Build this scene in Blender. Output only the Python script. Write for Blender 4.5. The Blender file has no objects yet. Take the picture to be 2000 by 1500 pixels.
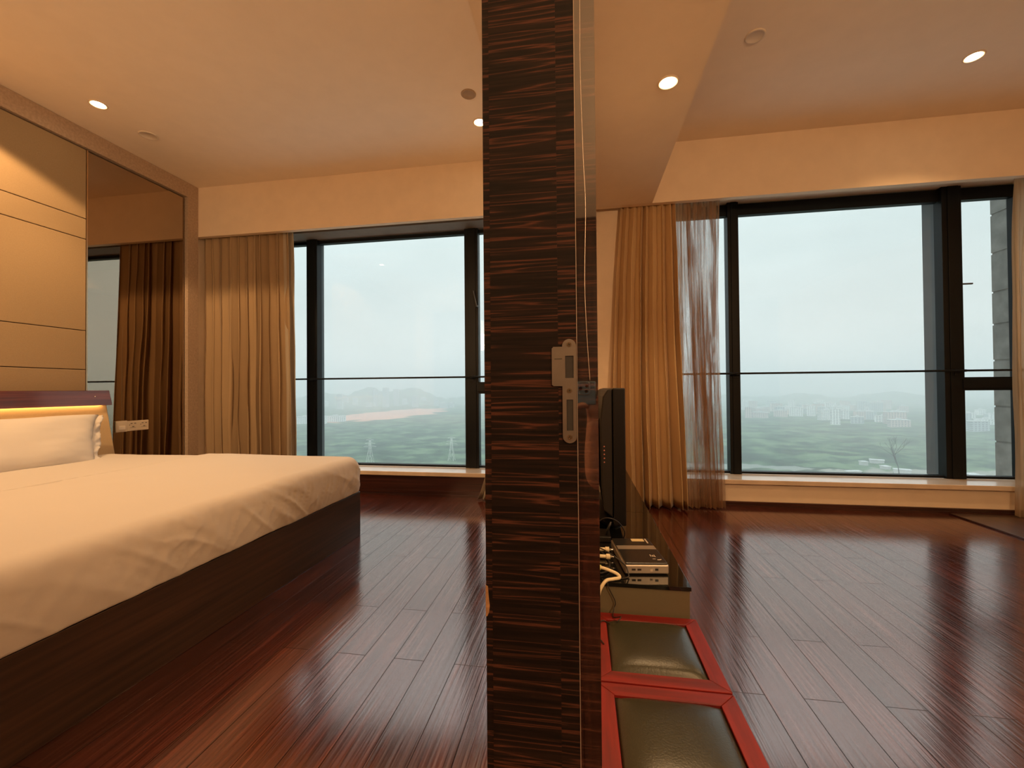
import bpy, bmesh, math, random
from mathutils import Vector, Matrix, noise
rnd = random.Random(7)
C = bpy.context.scene.collection
S = bpy.context.scene

# ------------------------------------------------------------------ camera
F_PX = 827.7
cam_d = bpy.data.cameras.new('camera')
cam_d.sensor_fit = 'HORIZONTAL'
cam_d.sensor_width = 36.0
cam_d.lens = F_PX / 2000.0 * 36.0
cam_d.clip_start = 0.005
cam_d.clip_end = 20000
cam = bpy.data.objects.new('camera', cam_d)
C.objects.link(cam)
_y, _p, _r = -0.160418, 0.0115258, 0.0082545
Rz = Matrix(((math.cos(_y), math.sin(_y), 0), (-math.sin(_y), math.cos(_y), 0), (0, 0, 1)))
Rx = Matrix(((1, 0, 0), (0, math.cos(_p), -math.sin(_p)), (0, math.sin(_p), math.cos(_p))))
Ry = Matrix(((math.cos(_r), 0, math.sin(_r)), (0, 1, 0), (-math.sin(_r), 0, math.cos(_r))))
M3 = Rz @ Rx @ Ry
right, fwd, up = M3.col[0], M3.col[1], M3.col[2]
cm = Matrix((right, up, -fwd)).transposed().to_4x4()
cm.translation = Vector((0, 0, 1.0))
cam.matrix_world = cm
S.camera = cam

# ------------------------------------------------------------------ view
S.view_settings.view_transform = 'Standard'
S.view_settings.look = 'None'
S.view_settings.gamma = 1.0
S.view_settings.use_curve_mapping = False
S.view_settings.exposure = 0.0
S.cycles.max_bounces = 10
S.cycles.diffuse_bounces = 5
S.cycles.glossy_bounces = 5
S.cycles.transparent_max_bounces = 24
S.cycles.volume_bounces = 2
S.cycles.sample_clamp_indirect = 6.0
S.cycles.caustics_reflective = False
S.cycles.caustics_refractive = False

# ------------------------------------------------------------------ world: overcast sky
SKY = 1.0
W = bpy.data.worlds.new('overcast_sky')
S.world = W
W.use_nodes = True
wn, wl = W.node_tree.nodes, W.node_tree.links
wn.clear()
wo = wn.new('ShaderNodeOutputWorld'); wb = wn.new('ShaderNodeBackground')
tc = wn.new('ShaderNodeTexCoord'); sp = wn.new('ShaderNodeSeparateXYZ')
rp = wn.new('ShaderNodeValToRGB')
wl.new(tc.outputs['Generated'], sp.inputs[0]); wl.new(sp.outputs['Z'], rp.inputs[0])
e = rp.color_ramp.elements
e[0].position = 0.0; e[0].color = (0.92, 0.935, 0.905, 1)
e[1].position = 1.0; e[1].color = (1.75, 1.95, 2.10, 1)
a = e.new(0.10); a.color = (0.91, 0.935, 0.905, 1)
a = e.new(0.26); a.color = (0.84, 0.925, 0.915, 1)
a = e.new(0.42); a.color = (0.92, 1.0, 0.98, 1)
a = e.new(0.65); a.color = (1.45, 1.62, 1.72, 1)
nz = wn.new('ShaderNodeTexNoise'); nz.inputs['Scale'].default_value = 2.6; nz.inputs['Detail'].default_value = 4
mp = wn.new('ShaderNodeMapping'); mp.inputs['Scale'].default_value = (1, 1, 2.6)
wl.new(tc.outputs['Generated'], mp.inputs[0]); wl.new(mp.outputs[0], nz.inputs['Vector'])
mr = wn.new('ShaderNodeMapRange')
mr.inputs['From Min'].default_value = 0.3; mr.inputs['From Max'].default_value = 0.7
mr.inputs['To Min'].default_value = 0.90 * SKY; mr.inputs['To Max'].default_value = 1.06 * SKY
wl.new(nz.outputs['Fac'], mr.inputs['Value'])
wl.new(rp.outputs['Color'], wb.inputs['Color']); wl.new(mr.outputs[0], wb.inputs['Strength'])
wl.new(wb.outputs[0], wo.inputs[0])

WARM = (1.0, 0.60, 0.28)
K_SPOT = 1.0

# ------------------------------------------------------------------ key dimensions
XL = -3.79          # face of the framed panel wall on the left
ZC = 3.055          # ceiling
ZS = 2.557          # underside of window beam and of the bulkhead
YB = 3.70           # room face of the window beam
YW = 3.83           # low wall under the windows
YG = 4.10           # glazing
ZG0, ZG1 = 0.247, 2.545
XJ0, XJ1, YJ = -0.149, 0.026, 0.65

# ------------------------------------------------------------------ mesh helpers
def tag(o, label=None, cat=None, group=None, kind=None):
    if label: o['label'] = label
    if cat: o['category'] = cat
    if group: o['group'] = group
    if kind: o['kind'] = kind
    return o

def mk(name, bm, mat, parent=None, smooth=False, bevel=0.0, seg=2, solid=0.0):
    me = bpy.data.meshes.new(name)
    bm.normal_update()
    bm.to_mesh(me); bm.free()
    o = bpy.data.objects.new(name, me)
    C.objects.link(o)
    if isinstance(mat, (list, tuple)):
        for m in mat: me.materials.append(m)
    elif mat: me.materials.append(mat)
    if smooth:
        for p in me.polygons: p.use_smooth = True
    if parent: o.parent = parent
    if solid:
        md = o.modifiers.new('solid', 'SOLIDIFY'); md.thickness = solid; md.offset = 0
    if bevel:
        md = o.modifiers.new('bevel', 'BEVEL'); md.width = bevel; md.segments = seg; md.limit_method = 'ANGLE'
    return o

def thing(name, label, cat, group=None, loc=(0, 0, 0), kind=None):
    o = bpy.data.objects.new(name, None); C.objects.link(o)
    o.location = loc; o.empty_display_size = 0.05
    o['label'] = label; o['category'] = cat
    if group: o['group'] = group
    if kind: o['kind'] = kind
    return o

def bx(bm, x0, x1, y0, y1, z0, z1, mi=0):
    v = [bm.verts.new((x, y, z)) for z in (z0, z1) for y in (y0, y1) for x in (x0, x1)]
    fs = [(0, 2, 3, 1), (4, 5, 7, 6), (0, 1, 5, 4), (2, 6, 7, 3), (0, 4, 6, 2), (1, 3, 7, 5)]
    for f in fs:
        bm.faces.new([v[i] for i in f]).material_index = mi
    return v

def box(*a):
    bm = bmesh.new(); bx(bm, *a); return bm

def prism(bm, pts, axis, a0, a1, mi=0):
    """extrude a 2D outline along an axis; pts are the other two coordinates in xyz order"""
    def P(p, a):
        if axis == 0: return (a, p[0], p[1])
        if axis == 1: return (p[0], a, p[1])
        return (p[0], p[1], a)
    A = [bm.verts.new(P(p, a0)) for p in pts]; B = [bm.verts.new(P(p, a1)) for p in pts]
    n = len(pts)
    fs = [bm.faces.new(A), bm.faces.new(B[::-1])]
    for i in range(n):
        fs.append(bm.faces.new((A[i], B[i], B[(i + 1) % n], A[(i + 1) % n])))
    for f in fs: f.material_index = mi
    bmesh.ops.recalc_face_normals(bm, faces=fs)
    return fs

def tube(bm, pts, r, n=8, cap=True, closed=False, mi=0):
    pts = [Vector(p) for p in pts]
    rings = []
    N = len(pts)
    prev = None
    for i, p in enumerate(pts):
        if closed: t = pts[(i + 1) % N] - pts[i - 1]
        else: t = pts[min(i + 1, N - 1)] - pts[max(i - 1, 0)]
        t.normalize()
        if prev is None:
            ref = Vector((0, 0, 1)) if abs(t.z) < 0.9 else Vector((1, 0, 0))
            u = t.cross(ref).normalized()
        else:
            u = (prev - t * prev.dot(t)).normalized()
        prev = u; w = t.cross(u)
        rr = r[i] if isinstance(r, (list, tuple)) else r
        rings.append([bm.verts.new(p + u * rr * math.cos(2 * math.pi * k / n) + w * rr * math.sin(2 * math.pi * k / n)) for k in range(n)])
    fs = []
    for i in range(N if closed else N - 1):
        A, B = rings[i], rings[(i + 1) % N]
        for k in range(n):
            f = bm.faces.new((A[k], A[(k + 1) % n], B[(k + 1) % n], B[k])); f.material_index = mi; fs.append(f)
    if cap and not closed:
        for f in (bm.faces.new(rings[0][::-1]), bm.faces.new(rings[-1])): f.material_index = mi; fs.append(f)
    bmesh.ops.recalc_face_normals(bm, faces=fs)
    return bm

def lathe(bm, prof, c, n=32, mi=0):
    """prof: (r, z) list about vertical axis through c"""
    rings = []
    for r, z in prof:
        if r < 1e-6: rings.append([bm.verts.new((c[0], c[1], c[2] + z))])
        else: rings.append([bm.verts.new((c[0] + r * math.cos(2 * math.pi * k / n), c[1] + r * math.sin(2 * math.pi * k / n), c[2] + z)) for k in range(n)])
    fs = []
    for A, B in zip(rings, rings[1:]):
        for k in range(n):
            k2 = (k + 1) % n
            if len(A) == 1 and len(B) == 1: continue
            if len(A) == 1: f = bm.faces.new((A[0], B[k2], B[k]))
            elif len(B) == 1: f = bm.faces.new((A[k], A[k2], B[0]))
            else: f = bm.faces.new((A[k], A[k2], B[k2], B[k]))
            f.material_index = mi; fs.append(f)
    bmesh.ops.recalc_face_normals(bm, faces=fs)
    return bm

def catmull(pts, n=8):
    pts = [Vector(p) for p in pts]
    out = []
    for i in range(len(pts) - 1):
        p0, p1, p2, p3 = pts[max(i - 1, 0)], pts[i], pts[i + 1], pts[min(i + 2, len(pts) - 1)]
        for k in range(n):
            t = k / n
            out.append(0.5 * ((2 * p1) + (-p0 + p2) * t + (2 * p0 - 5 * p1 + 4 * p2 - p3) * t * t + (-p0 + 3 * p1 - 3 * p2 + p3) * t ** 3))
    out.append(pts[-1])
    return out

def smooth(a, b, x):
    t = max(0.0, min(1.0, (x - a) / (b - a))); return t * t * (3 - 2 * t)

# ------------------------------------------------------------------ materials
def nodes(m):
    m.use_nodes = True
    nt = m.node_tree
    return nt, nt.nodes, nt.links, nt.nodes['Principled BSDF']

def pmat(name, col, rough=0.5, metal=0.0, spec=0.5, coat=0.0, var=0.06, vscale=8.0, bump=0.0, bscale=60.0,
         ior=1.5, coat_rough=0.05, sheen=0.0, emit=None, estr=0.0, trans=0.0):
    m = bpy.data.materials.new(name)
    nt, N, L, b = nodes(m)
    b.inputs['Base Color'].default_value = (*col, 1)
    b.inputs['Roughness'].default_value = rough
    b.inputs['Metallic'].default_value = metal
    b.inputs['Specular IOR Level'].default_value = spec
    b.inputs['IOR'].default_value = ior
    b.inputs['Coat Weight'].default_value = coat
    b.inputs['Coat Roughness'].default_value = coat_rough
    b.inputs['Sheen Weight'].default_value = sheen
    if emit:
        b.inputs['Emission Color'].default_value = (*emit, 1); b.inputs['Emission Strength'].default_value = estr
    t = N.new('ShaderNodeTexCoord')
    if var:
        nz = N.new('ShaderNodeTexNoise'); nz.inputs['Scale'].default_value = vscale; nz.inputs['Detail'].default_value = 3
        L.new(t.outputs['Object'], nz.inputs['Vector'])
        mr = N.new('ShaderNodeMapRange'); mr.inputs['To Min'].default_value = 1 - var; mr.inputs['To Max'].default_value = 1 + var
        mr.inputs['From Min'].default_value = 0.3; mr.inputs['From Max'].default_value = 0.7
        L.new(nz.outputs['Fac'], mr.inputs['Value'])
        mx = N.new('ShaderNodeVectorMath'); mx.operation = 'SCALE'; mx.inputs[0].default_value = col
        L.new(mr.outputs[0], mx.inputs['Scale']); L.new(mx.outputs[0], b.inputs['Base Color'])
    if bump:
        n2 = N.new('ShaderNodeTexNoise'); n2.inputs['Scale'].default_value = bscale; n2.inputs['Detail'].default_value = 3
        L.new(t.outputs['Object'], n2.inputs['Vector'])
        bp = N.new('ShaderNodeBump'); bp.inputs['Strength'].default_value = bump; bp.inputs['Distance'].default_value = 0.004
        L.new(n2.outputs['Fac'], bp.inputs['Height']); L.new(bp.outputs[0], b.inputs['Normal'])
    return m

def veneer(name, off, stripe_scale=1.0, rough=0.42, coat=0.0, ior=1.5, dark=(0.005, 0.0035, 0.003), mid=(0.016, 0.008, 0.0055), hi=(0.075, 0.026, 0.015), coat_ior=1.5):
    """ebony veneer with horizontal figure"""
    m = bpy.data.materials.new(name)
    nt, N, L, b = nodes(m)
    t = N.new('ShaderNodeTexCoord')
    mp = N.new('ShaderNodeMapping'); mp.inputs['Location'].default_value = (off, off * 1.7, off * 3.1)
    mp.inputs['Scale'].default_value = (1.5, 1.5, 52 * stripe_scale)
    L.new(t.outputs['Object'], mp.inputs[0])
    n1 = N.new('ShaderNodeTexNoise'); n1.inputs['Scale'].default_value = 1.0; n1.inputs['Detail'].default_value = 3; n1.inputs['Roughness'].default_value = 0.5
    n1.inputs['Distortion'].default_value = 0.0
    L.new(mp.outputs[0], n1.inputs['Vector'])
    r = N.new('ShaderNodeValToRGB'); r.color_ramp.interpolation = 'LINEAR'
    L.new(n1.outputs['Fac'], r.inputs[0])
    e = r.color_ramp.elements
    e[0].position = 0.30; e[0].color = (*dark, 1)
    e[1].position = 0.80; e[1].color = (*mid, 1)
    for p, c in ((0.385, mid), (0.40, hi), (0.415, mid), (0.46, dark), (0.535, mid), (0.555, hi), (0.575, mid), (0.64, dark), (0.70, mid), (0.72, hi)):
        x = e.new(p); x.color = (*c, 1)
    mp2 = N.new('ShaderNodeMapping'); mp2.inputs['Scale'].default_value = (14, 14, 240); L.new(t.outputs['Object'], mp2.inputs[0])
    n2 = N.new('ShaderNodeTexNoise'); n2.inputs['Scale'].default_value = 1; n2.inputs['Detail'].default_value = 2; L.new(mp2.outputs[0], n2.inputs['Vector'])
    mr = N.new('ShaderNodeMapRange'); mr.inputs['To Min'].default_value = 0.7; mr.inputs['To Max'].default_value = 1.3; L.new(n2.outputs['Fac'], mr.inputs['Value'])
    mx = N.new('ShaderNodeVectorMath'); mx.operation = 'SCALE'; L.new(r.outputs[0], mx.inputs[0]); L.new(mr.outputs[0], mx.inputs['Scale'])
    L.new(mx.outputs[0], b.inputs['Base Color'])
    b.inputs['Roughness'].default_value = rough; b.inputs['IOR'].default_value = ior
    b.inputs['Specular IOR Level'].default_value = 0.5 if coat else 0.22
    b.inputs['Coat Weight'].default_value = coat; b.inputs['Coat Roughness'].default_value = 0.02; b.inputs['Coat IOR'].default_value = coat_ior
    return m

def wood(name, c0, c1, axis='Y', scale=60, rough=0.3, coat=0.3, ior=1.5, stretch=1.5):
    m = bpy.data.materials.new(name)
    nt, N, L, b = nodes(m)
    t = N.new('ShaderNodeTexCoord'); mp = N.new('ShaderNodeMapping')
    s = {'X': (stretch, scale, scale), 'Y': (scale, stretch, scale), 'Z': (scale, scale, stretch)}[axis]
    mp.inputs['Scale'].default_value = s
    L.new(t.outputs['Object'], mp.inputs[0])
    n1 = N.new('ShaderNodeTexNoise'); n1.inputs['Scale'].default_value = 1; n1.inputs['Detail'].default_value = 5
    L.new(mp.outputs[0], n1.inputs['Vector'])
    r = N.new('ShaderNodeValToRGB'); L.new(n1.outputs['Fac'], r.inputs[0])
    r.color_ramp.elements[0].position = 0.35; r.color_ramp.elements[0].color = (*c0, 1)
    r.color_ramp.elements[1].position = 0.68; r.color_ramp.elements[1].color = (*c1, 1)
    L.new(r.outputs[0], b.inputs['Base Color'])
    b.inputs['Roughness'].default_value = rough; b.inputs['Coat Weight'].default_value = coat; b.inputs['IOR'].default_value = ior
    b.inputs['Coat Roughness'].default_value = 0.1
    return m

def floor_mat():
    m = bpy.data.materials.new('red_brown_plank_floor')
    nt, N, L, b = nodes(m)
    t = N.new('ShaderNodeTexCoord')
    sw = N.new('ShaderNodeSeparateXYZ'); L.new(t.outputs['Object'], sw.inputs[0])
    cb = N.new('ShaderNodeCombineXYZ'); L.new(sw.outputs['Y'], cb.inputs['X']); L.new(sw.outputs['X'], cb.inputs['Y'])
    br = N.new('ShaderNodeTexBrick')
    br.offset = 0.37; br.offset_frequency = 2; br.squash = 1.0
    br.inputs['Scale'].default_value = 1.0
    br.inputs['Brick Width'].default_value = 0.92; br.inputs['Row Height'].default_value = 0.116
    br.inputs['Mortar Size'].default_value = 0.0016; br.inputs['Mortar Smooth'].default_value = 0.3
    br.inputs['Bias'].default_value = 0.0
    br.inputs['Color1'].default_value = (0.75, 0.75, 0.75, 1); br.inputs['Color2'].default_value = (1.25, 1.25, 1.25, 1)
    br.inputs['Mortar'].default_value = (0.28, 0.28, 0.28, 1)
    L.new(cb.outputs[0], br.inputs['Vector'])
    mp = N.new('ShaderNodeMapping'); mp.inputs['Scale'].default_value = (95, 2.2, 1); L.new(t.outputs['Object'], mp.inputs[0])
    n1 = N.new('ShaderNodeTexNoise'); n1.inputs['Scale'].default_value = 1; n1.inputs['Detail'].default_value = 5; L.new(mp.outputs[0], n1.inputs['Vector'])
    r = N.new('ShaderNodeValToRGB'); L.new(n1.outputs['Fac'], r.inputs[0])
    r.color_ramp.elements[0].position = 0.30; r.color_ramp.elements[0].color = (0.020, 0.0042, 0.0032, 1)
    r.color_ramp.elements[1].position = 0.72; r.color_ramp.elements[1].color = (0.125, 0.033, 0.021, 1)
    x = r.color_ramp.elements.new(0.52); x.color = (0.056, 0.0115, 0.0078, 1)
    mx = N.new('ShaderNodeMix'); mx.data_type = 'RGBA'; mx.blend_type = 'MULTIPLY'; mx.inputs[0].default_value = 1.0
    L.new(r.outputs[0], mx.inputs[6]); L.new(br.outputs['Color'], mx.inputs[7])
    L.new(mx.outputs[2], b.inputs['Base Color'])
    # satin lacquer, uneven from wear
    n2 = N.new('ShaderNodeTexNoise'); n2.inputs['Scale'].default_value = 2.2; n2.inputs['Detail'].default_value = 6; L.new(t.outputs['Object'], n2.inputs['Vector'])
    mr = N.new('ShaderNodeMapRange'); mr.inputs['To Min'].default_value = -0.02; mr.inputs['To Max'].default_value = 0.06; L.new(n2.outputs['Fac'], mr.inputs['Value'])
    mpg = N.new('ShaderNodeMapping'); mpg.inputs['Scale'].default_value = (150, 1.6, 1); L.new(t.outputs['Object'], mpg.inputs[0])
    ng = N.new('ShaderNodeTexNoise'); ng.inputs['Scale'].default_value = 1; ng.inputs['Detail'].default_value = 3; L.new(mpg.outputs[0], ng.inputs['Vector'])
    mg = N.new('ShaderNodeMapRange'); mg.inputs['From Min'].default_value = 0.35; mg.inputs['From Max'].default_value = 0.68; mg.inputs['To Min'].default_value = 0.08; mg.inputs['To Max'].default_value = 0.20
    L.new(ng.outputs['Fac'], mg.inputs['Value'])
    ar = N.new('ShaderNodeMath'); ar.operation = 'ADD'; L.new(mr.outputs[0], ar.inputs[0]); L.new(mg.outputs[0], ar.inputs[1])
    L.new(ar.outputs[0], b.inputs['Roughness'])
    ms_ = N.new('ShaderNodeMapRange'); ms_.inputs['To Min'].default_value = 0.5; ms_.inputs['To Max'].default_value = 0.08
    L.new(br.outputs['Fac'], ms_.inputs['Value']); L.new(ms_.outputs[0], b.inputs['Specular IOR Level'])
    b.inputs['IOR'].default_value = 2.8; b.inputs['Specular Tint'].default_value = (1.0, 0.78, 0.70, 1)
    n3 = N.new('ShaderNodeTexNoise'); n3.inputs['Scale'].default_value = 1; n3.inputs['Detail'].default_value = 4; L.new(mp.outputs[0], n3.inputs['Vector'])
    bp = N.new('ShaderNodeBump'); bp.inputs['Strength'].default_value = 0.35; bp.inputs['Distance'].default_value = 0.0012
    L.new(n3.outputs['Fac'], bp.inputs['Height'])
    bp2 = N.new('ShaderNodeBump'); bp2.invert = True; bp2.inputs['Strength'].default_value = 0.6; bp2.inputs['Distance'].default_value = 0.001
    L.new(br.outputs['Fac'], bp2.inputs['Height']); L.new(bp.outputs[0], bp2.inputs['Normal'])
    L.new(bp2.outputs[0], b.inputs['Normal'])
    return m

def fabric(name, col, col2, rough=0.95, weave=700, bump=0.25, transl=0.0, sheen=0.15):
    m = bpy.data.materials.new(name)
    nt, N, L, b = nodes(m)
    t = N.new('ShaderNodeTexCoord')
    n1 = N.new('ShaderNodeTexNoise'); n1.inputs['Scale'].default_value = weave * 0.35; n1.inputs['Detail'].default_value = 3
    L.new(t.outputs['Object'], n1.inputs['Vector'])
    mx = N.new('ShaderNodeMix'); mx.data_type = 'RGBA'; mx.inputs[6].default_value = (*col, 1); mx.inputs[7].default_value = (*col2, 1)
    L.new(n1.outputs['Fac'], mx.inputs[0]); L.new(mx.outputs[2], b.inputs['Base Color'])
    b.inputs['Roughness'].default_value = rough; b.inputs['Sheen Weight'].default_value = sheen; b.inputs['Specular IOR Level'].default_value = 0.2
    if bump:
        bp = N.new('ShaderNodeBump'); bp.inputs['Strength'].default_value = bump; bp.inputs['Distance'].default_value = 0.001
        L.new(n1.outputs['Fac'], bp.inputs['Height']); L.new(bp.outputs[0], b.inputs['Normal'])
    if transl:
        tr = N.new('ShaderNodeBsdfTranslucent'); L.new(mx.outputs[2], tr.inputs['Color'])
        ms = N.new('ShaderNodeMixShader'); ms.inputs[0].default_value = transl
        L.new(b.outputs[0], ms.inputs[1]); L.new(tr.outputs[0], ms.inputs[2])
        L.new(ms.outputs[0], N['Material Output'].inputs['Surface'])
    return m

def sheer_mat(name, col, open_lo, open_hi):
    m = bpy.data.materials.new(name)
    nt, N, L, b = nodes(m)
    N.remove(b)
    t = N.new('ShaderNodeTexCoord')
    mp = N.new('ShaderNodeMapping'); mp.inputs['Scale'].default_value = (15, 5, 0.6); L.new(t.outputs['Object'], mp.inputs[0])
    n1 = N.new('ShaderNodeTexNoise'); n1.inputs['Scale'].default_value = 1; n1.inputs['Detail'].default_value = 4; n1.inputs['Roughness'].default_value = 0.75; n1.inputs['Distortion'].default_value = 0.3
    L.new(mp.outputs[0], n1.inputs['Vector'])
    mr = N.new('ShaderNodeMapRange'); mr.inputs['From Min'].default_value = 0.42; mr.inputs['From Max'].default_value = 0.62
    mr.inputs['To Min'].default_value = open_lo; mr.inputs['To Max'].default_value = open_hi; L.new(n1.outputs['Fac'], mr.inputs['Value'])
    d = N.new('ShaderNodeBsdfDiffuse'); d.inputs['Color'].default_value = (*col, 1)
    tl = N.new('ShaderNodeBsdfTranslucent'); tl.inputs['Color'].default_value = (*col, 1)
    m1 = N.new('ShaderNodeMixShader'); m1.inputs[0].default_value = 0.5; L.new(d.outputs[0], m1.inputs[1]); L.new(tl.outputs[0], m1.inputs[2])
    tr = N.new('ShaderNodeBsdfTransparent')
    m2 = N.new('ShaderNodeMixShader'); L.new(mr.outputs[0], m2.inputs[0]); L.new(m1.outputs[0], m2.inputs[1]); L.new(tr.outputs[0], m2.inputs[2])
    L.new(m2.outputs[0], N['Material Output'].inputs['Surface'])
    return m

def glass_mat(name, tint):
    m = bpy.data.materials.new(name)
    nt, N, L, b = nodes(m)
    N.remove(b)
    tr = N.new('ShaderNodeBsdfTransparent'); tr.inputs['Color'].default_value = (*tint, 1)
    g = N.new('ShaderNodeBsdfGlossy'); g.inputs['Roughness'].default_value = 0.0; g.inputs['Color'].default_value = (1, 1, 1, 1)
    lw = N.new('ShaderNodeFresnel')
    ge = N.new('ShaderNodeNewGeometry'); mi = N.new('ShaderNodeMapRange')   # same reflectance on both faces of the thin pane
    mi.inputs['To Min'].default_value = 1.33; mi.inputs['To Max'].default_value = 1 / 1.33
    L.new(ge.outputs['Backfacing'], mi.inputs['Value']); L.new(mi.outputs[0], lw.inputs['IOR'])
    ms = N.new('ShaderNodeMixShader'); L.new(lw.outputs[0], ms.inputs[0]); L.new(tr.outputs[0], ms.inputs[1]); L.new(g.outputs[0], ms.inputs[2])
    L.new(ms.outputs[0], N['Material Output'].inputs['Surface'])
    return m

def emit_mat(name, col, s):
    m = bpy.data.materials.new(name); nt, N, L, b = nodes(m)
    b.inputs['Base Color'].default_value = (0.8, 0.8, 0.8, 1)
    b.inputs['Emission Color'].default_value = (*col, 1); b.inputs['Emission Strength'].default_value = s
    return m

M = {}
M['floor'] = floor_mat()
M['ceil'] = pmat('warm_white_ceiling_paint', (0.86, 0.74, 0.60), 0.9, var=0.02, bump=0.04, bscale=220)
M['wall'] = pmat('cream_wall_paint', (0.80, 0.66, 0.50), 0.9, var=0.03, bump=0.06, bscale=220)
M['reveal'] = pmat('grey_brown_reveal', (0.20, 0.155, 0.12), 0.6, var=0.08, bump=0.05)
M['frame_tex'] = pmat('taupe_textured_frame', (0.40, 0.29, 0.205), 0.75, var=0.14, vscale=60, bump=0.3, bscale=180)
M['panel'] = fabric('tan_leatherette', (0.33, 0.235, 0.135), (0.27, 0.19, 0.105), 0.6, weave=420, bump=0.2, sheen=0.05)
M['brass'] = pmat('brass_edge', (0.62, 0.42, 0.24), 0.3, metal=1.0, var=0.03)
M['dark'] = pmat('shadow_gap_black', (0.02, 0.013, 0.01), 0.6)
m = pmat('bronze_tinted_mirror', (0.40, 0.315, 0.235), 0.015, metal=1.0, var=0.0); M['mirror'] = m
M['alu'] = pmat('black_powder_coated_aluminium', (0.006, 0.0075, 0.009), 0.42, var=0.05, spec=0.2)
M['alu_out'] = pmat('slate_grey_fin', (0.10, 0.12, 0.135), 0.6, var=0.08)
M['gasket'] = pmat('grey_gasket', (0.045, 0.05, 0.055), 0.6)
M['glass'] = glass_mat('clear_window_glass', (0.95, 0.985, 0.985))
M['sill'] = pmat('cream_marble_sill', (0.66, 0.53, 0.40), 0.22, var=0.12, vscale=5, coat=0.4)
M['base'] = wood('dark_baseboard_wood', (0.022, 0.007, 0.005), (0.06, 0.018, 0.012), 'X', 60, 0.3)
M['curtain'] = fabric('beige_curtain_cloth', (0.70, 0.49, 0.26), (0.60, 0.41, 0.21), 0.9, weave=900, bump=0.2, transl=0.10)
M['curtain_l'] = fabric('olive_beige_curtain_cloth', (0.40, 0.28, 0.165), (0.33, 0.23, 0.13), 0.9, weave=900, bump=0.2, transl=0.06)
M['lining'] = fabric('pale_curtain_lining', (0.62, 0.55, 0.44), (0.55, 0.48, 0.38), 0.9, weave=900, bump=0.1, transl=0.25)
M['sheer'] = sheer_mat('brown_voile', (0.52, 0.32, 0.18), 0.06, 0.66)
M['sheer_r'] = sheer_mat('pale_voile', (0.60, 0.46, 0.30), 0.30, 0.50)
M['sheet'] = fabric('white_cotton_sheet', (0.60, 0.555, 0.50), (0.57, 0.525, 0.47), 0.9, weave=1200, bump=0.06)
M['pillowc'] = fabric('white_cotton_pillowcase', (0.64, 0.60, 0.55), (0.61, 0.57, 0.52), 0.9, weave=1200, bump=0.06)
M['bedwood'] = wood('dark_bed_base_wood', (0.018, 0.0085, 0.005), (0.050, 0.022, 0.012), 'Y', 55, 0.42, 0.15)
M['capwood'] = wood('mahogany_cap', (0.060, 0.016, 0.010), (0.150, 0.038, 0.022), 'Y', 45, 0.28, 0.5)
M['headpad'] = fabric('tan_headboard_cloth', (0.56, 0.40, 0.22), (0.48, 0.34, 0.18), 0.8, weave=500, bump=0.15)
M['white_pl'] = pmat('cream_plastic', (0.66, 0.55, 0.40), 0.35, var=0.02)
M['white_pl2'] = pmat('pale_plastic_rocker', (0.78, 0.68, 0.54), 0.3, var=0.02)
M['slot'] = pmat('dark_socket_slot', (0.03, 0.02, 0.015), 0.6, var=0)
M['satin'] = pmat('satin_steel', (0.36, 0.31, 0.255), 0.42, metal=1.0, var=0.06, vscale=40)
M['recess'] = pmat('lock_recess_grey', (0.030, 0.026, 0.022), 0.45, var=0.1)
M['screw'] = pmat('brass_screw', (0.36, 0.26, 0.15), 0.35, metal=1.0, var=0.05)
M['edge'] = pmat('pale_edge_trim', (0.55, 0.45, 0.36), 0.35, metal=0.6, var=0.05)
M['barewood'] = pmat('bare_chipped_wood', (0.30, 0.15, 0.06), 0.8, var=0.3, vscale=90)
M['stool'] = wood('cherry_red_lacquered_wood', (0.11, 0.004, 0.003), (0.24, 0.009, 0.005), 'Y', 50, 0.5, 0.0, stretch=4)
M['stoolx'] = wood('cherry_red_lacquered_wood_cross', (0.11, 0.004, 0.003), (0.24, 0.009, 0.005), 'X', 50, 0.5, 0.0, stretch=4)
M['leather'] = pmat('dark_olive_leather', (0.026, 0.026, 0.012), 0.33, var=0.15, vscale=6, bump=0.12, bscale=260, spec=0.6)
M['tvblack'] = pmat('tv_black_plastic', (0.006, 0.005, 0.005), 0.4, var=0.05, spec=0.25)
M['tvback'] = pmat('tv_back_shell_plastic', (0.012, 0.009, 0.007), 0.5, var=0.05, spec=0.3)
M['screen'] = pmat('tv_screen_glass', (0.005, 0.005, 0.006), 0.08, var=0.0)
M['port'] = pmat('coloured_socket_rings', (0.45, 0.16, 0.12), 0.4, var=0)
m = pmat('black_glass_top', (0.006, 0.006, 0.005), 0.04, var=0.0, ior=1.5); M['blackglass'] = m
M['conside'] = pmat('olive_beige_lacquer', (0.125, 0.105, 0.062), 0.4, var=0.05, bump=0.05)
M['stbox'] = pmat('set_top_box_black', (0.014, 0.012, 0.010), 0.3, var=0.05)
M['silver'] = pmat('silver_plastic', (0.42, 0.36, 0.29), 0.35, metal=0.6, var=0.04)
M['sticker'] = pmat('yellow_paper_sticker', (0.62, 0.50, 0.26), 0.6, var=0.05)
M['print'] = pmat('pale_print', (0.55, 0.47, 0.38), 0.5, var=0)
M['cable'] = pmat('black_cable', (0.012, 0.010, 0.009), 0.4, var=0)
M['cream_cable'] = pmat('cream_cable', (0.72, 0.62, 0.40), 0.4, var=0)
M['yellow_plug'] = pmat('yellow_green_cable_sleeve', (0.62, 0.60, 0.16), 0.4, var=0)
M['skin'] = pmat('skin', (0.66, 0.32, 0.20), 0.5, var=0.08, vscale=18, bump=0.08, bscale=120)
M['nail'] = pmat('fingernail', (0.60, 0.36, 0.28), 0.3, var=0)
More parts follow.
